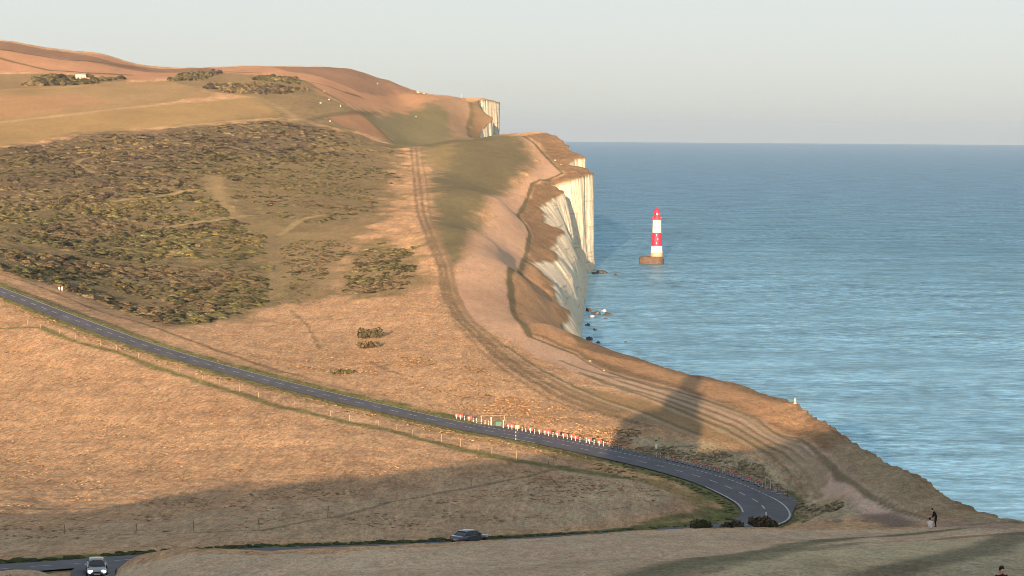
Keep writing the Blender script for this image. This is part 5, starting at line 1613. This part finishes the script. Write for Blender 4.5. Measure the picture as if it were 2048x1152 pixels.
def person(loc, rz, J, label, zone, mats, hair_scale=1.0, scale=1.0):
    """J: joint positions in metres, figure faces -Y"""
    t = empty('person', loc, rz)
    t.scale = (scale,) * 3
    names = ['pelvis', 'waist', 'chest', 'neck', 'head', 'crown', 'shL', 'elL', 'wrL', 'haL', 'shR', 'elR', 'wrR', 'haR', 'hiL', 'knL', 'anL', 'toL', 'hiR', 'knR', 'anR', 'toR', 'nose']
    rad = dict(pelvis=(0.155, 0.12), waist=(0.14, 0.105), chest=(0.17, 0.12), neck=0.052, head=(0.078, 0.092), crown=(0.07, 0.085), shL=0.068, shR=0.068, elL=0.046, elR=0.046, wrL=0.032, wrR=0.032, haL=0.036, haR=0.036,
               hiL=0.092, hiR=0.092, knL=0.062, knR=0.062, anL=0.042, anR=0.042, toL=0.042, toR=0.042, nose=0.022)
    E = [('pelvis', 'waist'), ('waist', 'chest'), ('chest', 'neck'), ('neck', 'head'), ('head', 'crown'), ('chest', 'shL'), ('shL', 'elL'), ('elL', 'wrL'), ('wrL', 'haL'), ('chest', 'shR'), ('shR', 'elR'), ('elR', 'wrR'), ('wrR', 'haR'),
         ('pelvis', 'hiL'), ('hiL', 'knL'), ('knL', 'anL'), ('anL', 'toL'), ('pelvis', 'hiR'), ('hiR', 'knR'), ('knR', 'anR'), ('anR', 'toR'), ('head', 'nose')]
    idx = {n: i for i, n in enumerate(names)}
    hd = Vector(J['head']); fw = Vector(J.get('face', (0, -1, 0))).normalized()
    J = dict(J); J['nose'] = tuple(hd + fw * 0.095 - Vector((0, 0, 0.015)))
    V = [J[n] for n in names]
    # fingers: short chains rooted in the palm
    Ed = [(idx[a], idx[b]) for a, b in E]; Rd = [tuple(1.22 * q for q in rad[n]) if isinstance(rad[n], tuple) else rad[n] * 1.2 for n in names]
    for s_ in 'LR':
        h = Vector(J['ha' + s_]); wv = Vector(J['wr' + s_]); dr = (h - wv).normalized(); sd = dr.orthogonal().normalized()
        for k in range(5):
            o_ = (k - 2) * 0.018
            ln = (0.05, 0.072, 0.08, 0.074, 0.058)[k]
            b0 = h + sd * o_
            tip = b0 + dr * ln * 0.6 + (sd * (-0.04) if k == 0 else Vector())
            end = tip + (dr * 0.5 + Vector((0, 0, -0.5))).normalized() * ln * 0.4
            V += [tuple(tip), tuple(end)]; n_ = len(V)
            Ed += [(idx['ha' + s_], n_ - 2), (n_ - 2, n_ - 1)]; Rd += [0.010, 0.008]
    b_ = skinned('body', V, Ed, Rd, t, zone, mats)
    cr = Vector(J['crown'])
    bm = bmesh.new(); bmesh.ops.create_icosphere(bm, subdivisions=3, radius=1.0)
    c0 = (hd + cr) / 2 - fw * 0.022 + Vector((0, 0, 0.02))
    for vv in bm.verts:
        c = vv.co.copy(); f_ = c.dot(fw)
        k = 1.0 + 0.06 * math.sin(9 * c.x + 5 * c.z) * math.cos(7 * c.y)
        if f_ > 0.25 and c.z < 0.35:
            k *= 0.72
        vv.co = c0 + Vector((c.x * 0.105, c.y * 0.118, c.z * 0.125)) * (k * hair_scale)
    me = bpy.data.meshes.new('hair'); bm.to_mesh(me); bm.free(); me.materials.append(M_HAIR); me.shade_smooth()
    o = bpy.data.objects.new('hair', me); COL.objects.link(o); o.parent = t
    ea = fw.cross(Vector((0, 0, 1))).normalized()
    for sg in (-1, 1):
        mb = MB(); mb.lathe([(0.006, -0.006), (0.012, 0), (0.006, 0.006)], 8, tuple(hd + fw * 0.088 + ea * sg * 0.032 + Vector((0, 0, 0.012))), 'Y'); mb.build('eye', M_HAIR, t)
        mb = MB(); mb.lathe([(0.01, -0.012), (0.028, 0), (0.012, 0.012)], 8, tuple(hd + ea * sg * 0.088 + Vector((0, 0, 0.0))), 'X'); mb.build('ear', M_SKIN, t)
    mb = MB(); mb.box(tuple(hd + fw * 0.088 - Vector((0, 0, 0.052))), (0.045, 0.012, 0.010)); mb.build('mouth', M_MAROON, t)
    tag(t, label, 'person')
    return t


# standing person bending forward to the left, in dark clothes
x, y, z = at3(1869, 1055)
JB = dict(pelvis=(0.10, 0, 0.86), waist=(0.13, 0, 1.02), chest=(0.03, 0, 1.27), neck=(-0.12, 0, 1.42), head=(-0.22, 0, 1.50), crown=(-0.27, 0, 1.60), face=(-0.8, -0.35, -0.4),
          shL=(-0.02, -0.18, 1.33), elL=(-0.10, -0.20, 1.05), wrL=(-0.22, -0.14, 0.84), haL=(-0.27, -0.11, 0.77), shR=(-0.02, 0.18, 1.33), elR=(-0.12, 0.20, 1.05), wrR=(-0.25, 0.12, 0.86), haR=(-0.30, 0.10, 0.79),
          hiL=(0.10, -0.10, 0.82), knL=(0.05, -0.11, 0.46), anL=(0.12, -0.11, 0.08), toL=(-0.04, -0.12, 0.035), hiR=(0.10, 0.10, 0.82), knR=(0.06, 0.11, 0.46), anR=(0.14, 0.11, 0.08), toR=(-0.02, 0.12, 0.035))
def zoneB(c):
    if c.z > 1.40 and c.x < -0.13:
        return 0
    if c.z < 0.86 and c.x < -0.19:
        return 0
    return 1 if c.z > 0.9 else 2
person((x, y, z), 0.0, JB, 'person in dark clothes stooping over someone in white on the path', zoneB, [M_SKIN, M_DARKC, M_DARKC])
# person in white sitting on the ground beside them
x2, y2, z2 = at3(1859, 1057)
y2 -= 0.3
JS = dict(pelvis=(0.0, 0, 0.14), waist=(0.02, 0, 0.30), chest=(0.03, 0, 0.52), neck=(0.02, 0, 0.68), head=(0.0, 0, 0.79), crown=(0.0, 0, 0.90), face=(-0.5, 0.8, -0.1),
          shL=(-0.05, -0.19, 0.58), elL=(-0.16, -0.25, 0.36), wrL=(-0.30, -0.16, 0.34), haL=(-0.36, -0.12, 0.34), shR=(-0.05, 0.19, 0.58), elR=(-0.16, 0.25, 0.36), wrR=(-0.30, 0.16, 0.34), haR=(-0.36, 0.12, 0.34),
          hiL=(-0.05, -0.10, 0.12), knL=(-0.42, -0.14, 0.36), anL=(-0.62, -0.12, 0.07), toL=(-0.76, -0.12, 0.035), hiR=(-0.05, 0.10, 0.12), knR=(-0.42, 0.14, 0.36), anR=(-0.62, 0.12, 0.07), toR=(-0.76, 0.12, 0.035))
def zoneS(c):
    if c.z > 0.70 or c.x < -0.33 and c.z > 0.30 and abs(c.y) < 0.15 and c.z < 0.40 and c.x < -0.5:
        return 0
    return 1
person((x2, y2, gz(x2, y2)), -1.75, JS, 'person in white sitting on the path below the stooping figure', zoneS, [M_SKIN, M_WHITEC])
# walker whose head and shoulders show at the lower right corner
D3 = 96.0
h3 = P3(2003, 1139, D3)
g3 = gz(h3[0], D3)
JW = dict(pelvis=(0, 0, 0.92), waist=(0, 0, 1.08), chest=(0, 0, 1.34), neck=(0, -0.02, 1.50), head=(0, -0.05, 1.61), crown=(0, -0.04, 1.72), face=(0.12, -1, -0.25),
          shL=(0.19, 0, 1.42), elL=(0.25, 0.03, 1.14), wrL=(0.22, -0.12, 0.93), haL=(0.21, -0.17, 0.86), shR=(-0.19, 0, 1.42), elR=(-0.25, 0.03, 1.14), wrR=(-0.22, -0.12, 0.93), haR=(-0.21, -0.17, 0.86),
          hiL=(0.10, 0, 0.88), knL=(0.11, -0.06, 0.48), anL=(0.11, 0.06, 0.08), toL=(0.12, -0.10, 0.035), hiR=(-0.10, 0, 0.88), knR=(-0.11, 0.04, 0.48), anR=(-0.11, 0.16, 0.08), toR=(-0.12, 0.01, 0.035))
def zoneW(c):
    if c.z > 1.47:
        return 0
    if c.z > 1.22 and abs(c.x) < 0.07 and c.y < -0.03:
        return 3
    if c.z < 0.9 and abs(c.x) > 0.17:
        return 0
    return 1 if c.z > 0.9 else 2
person((h3[0], D3, h3[2] - 1.66), 0.15, JW, 'dark-haired walker in a dark jacket over a red top at the lower right corner', zoneW, [M_SKIN, M_NAVY, M_JEANS, M_MAROON])

# two walkers in pale clothes on the verge beyond the straight road
for i, (px, py, mt, lb) in enumerate(((118.5, 582, M_WHITEC, 'pale figure, left and shorter of the pair on the verge above the straight road'), (124, 584, M_WHITEC, 'taller figure in white, right of the pair on the verge above the straight road'))):
    x, y, z = at3(px, py)
    person((x, y, z), 0.5 * i, JW, lb, lambda c: 0 if c.z > 1.47 else (1 if c.z > 0.62 else 2), [M_SKIN, mt, M_POST], scale=0.78 if i == 0 else 1.0)


# ------------------------------------------------------------------ the evening air
hm = bpy.data.materials.new('haze')
hm.use_nodes = True
nt = hm.node_tree
nt.nodes.clear()
ho = nt.nodes.new('ShaderNodeOutputMaterial')
hv = nt.nodes.new('ShaderNodeVolumePrincipled')
hv.inputs['Color'].default_value = (0.90, 0.94, 1.0, 1)
hv.inputs['Density'].default_value = 0.00003
hv.inputs['Anisotropy'].default_value = 0.65
nt.links.new(hv.outputs[0], ho.inputs['Volume'])
hx, y0, y1, z0, z1 = 17000, -2600, 30100, -3, 235
V = [(-hx, y0, z0), (hx, y0, z0), (hx, y1, z0), (-hx, y1, z0), (-hx, y0, z1), (hx, y0, z1), (hx, y1, z1), (-hx, y1, z1)]
haze = mesh_obj('haze', V, [(0, 3, 2, 1), (4, 5, 6, 7), (0, 1, 5, 4), (1, 2, 6, 5), (2, 3, 7, 6), (3, 0, 4, 7)], hm)
tag(haze, kind='stuff')
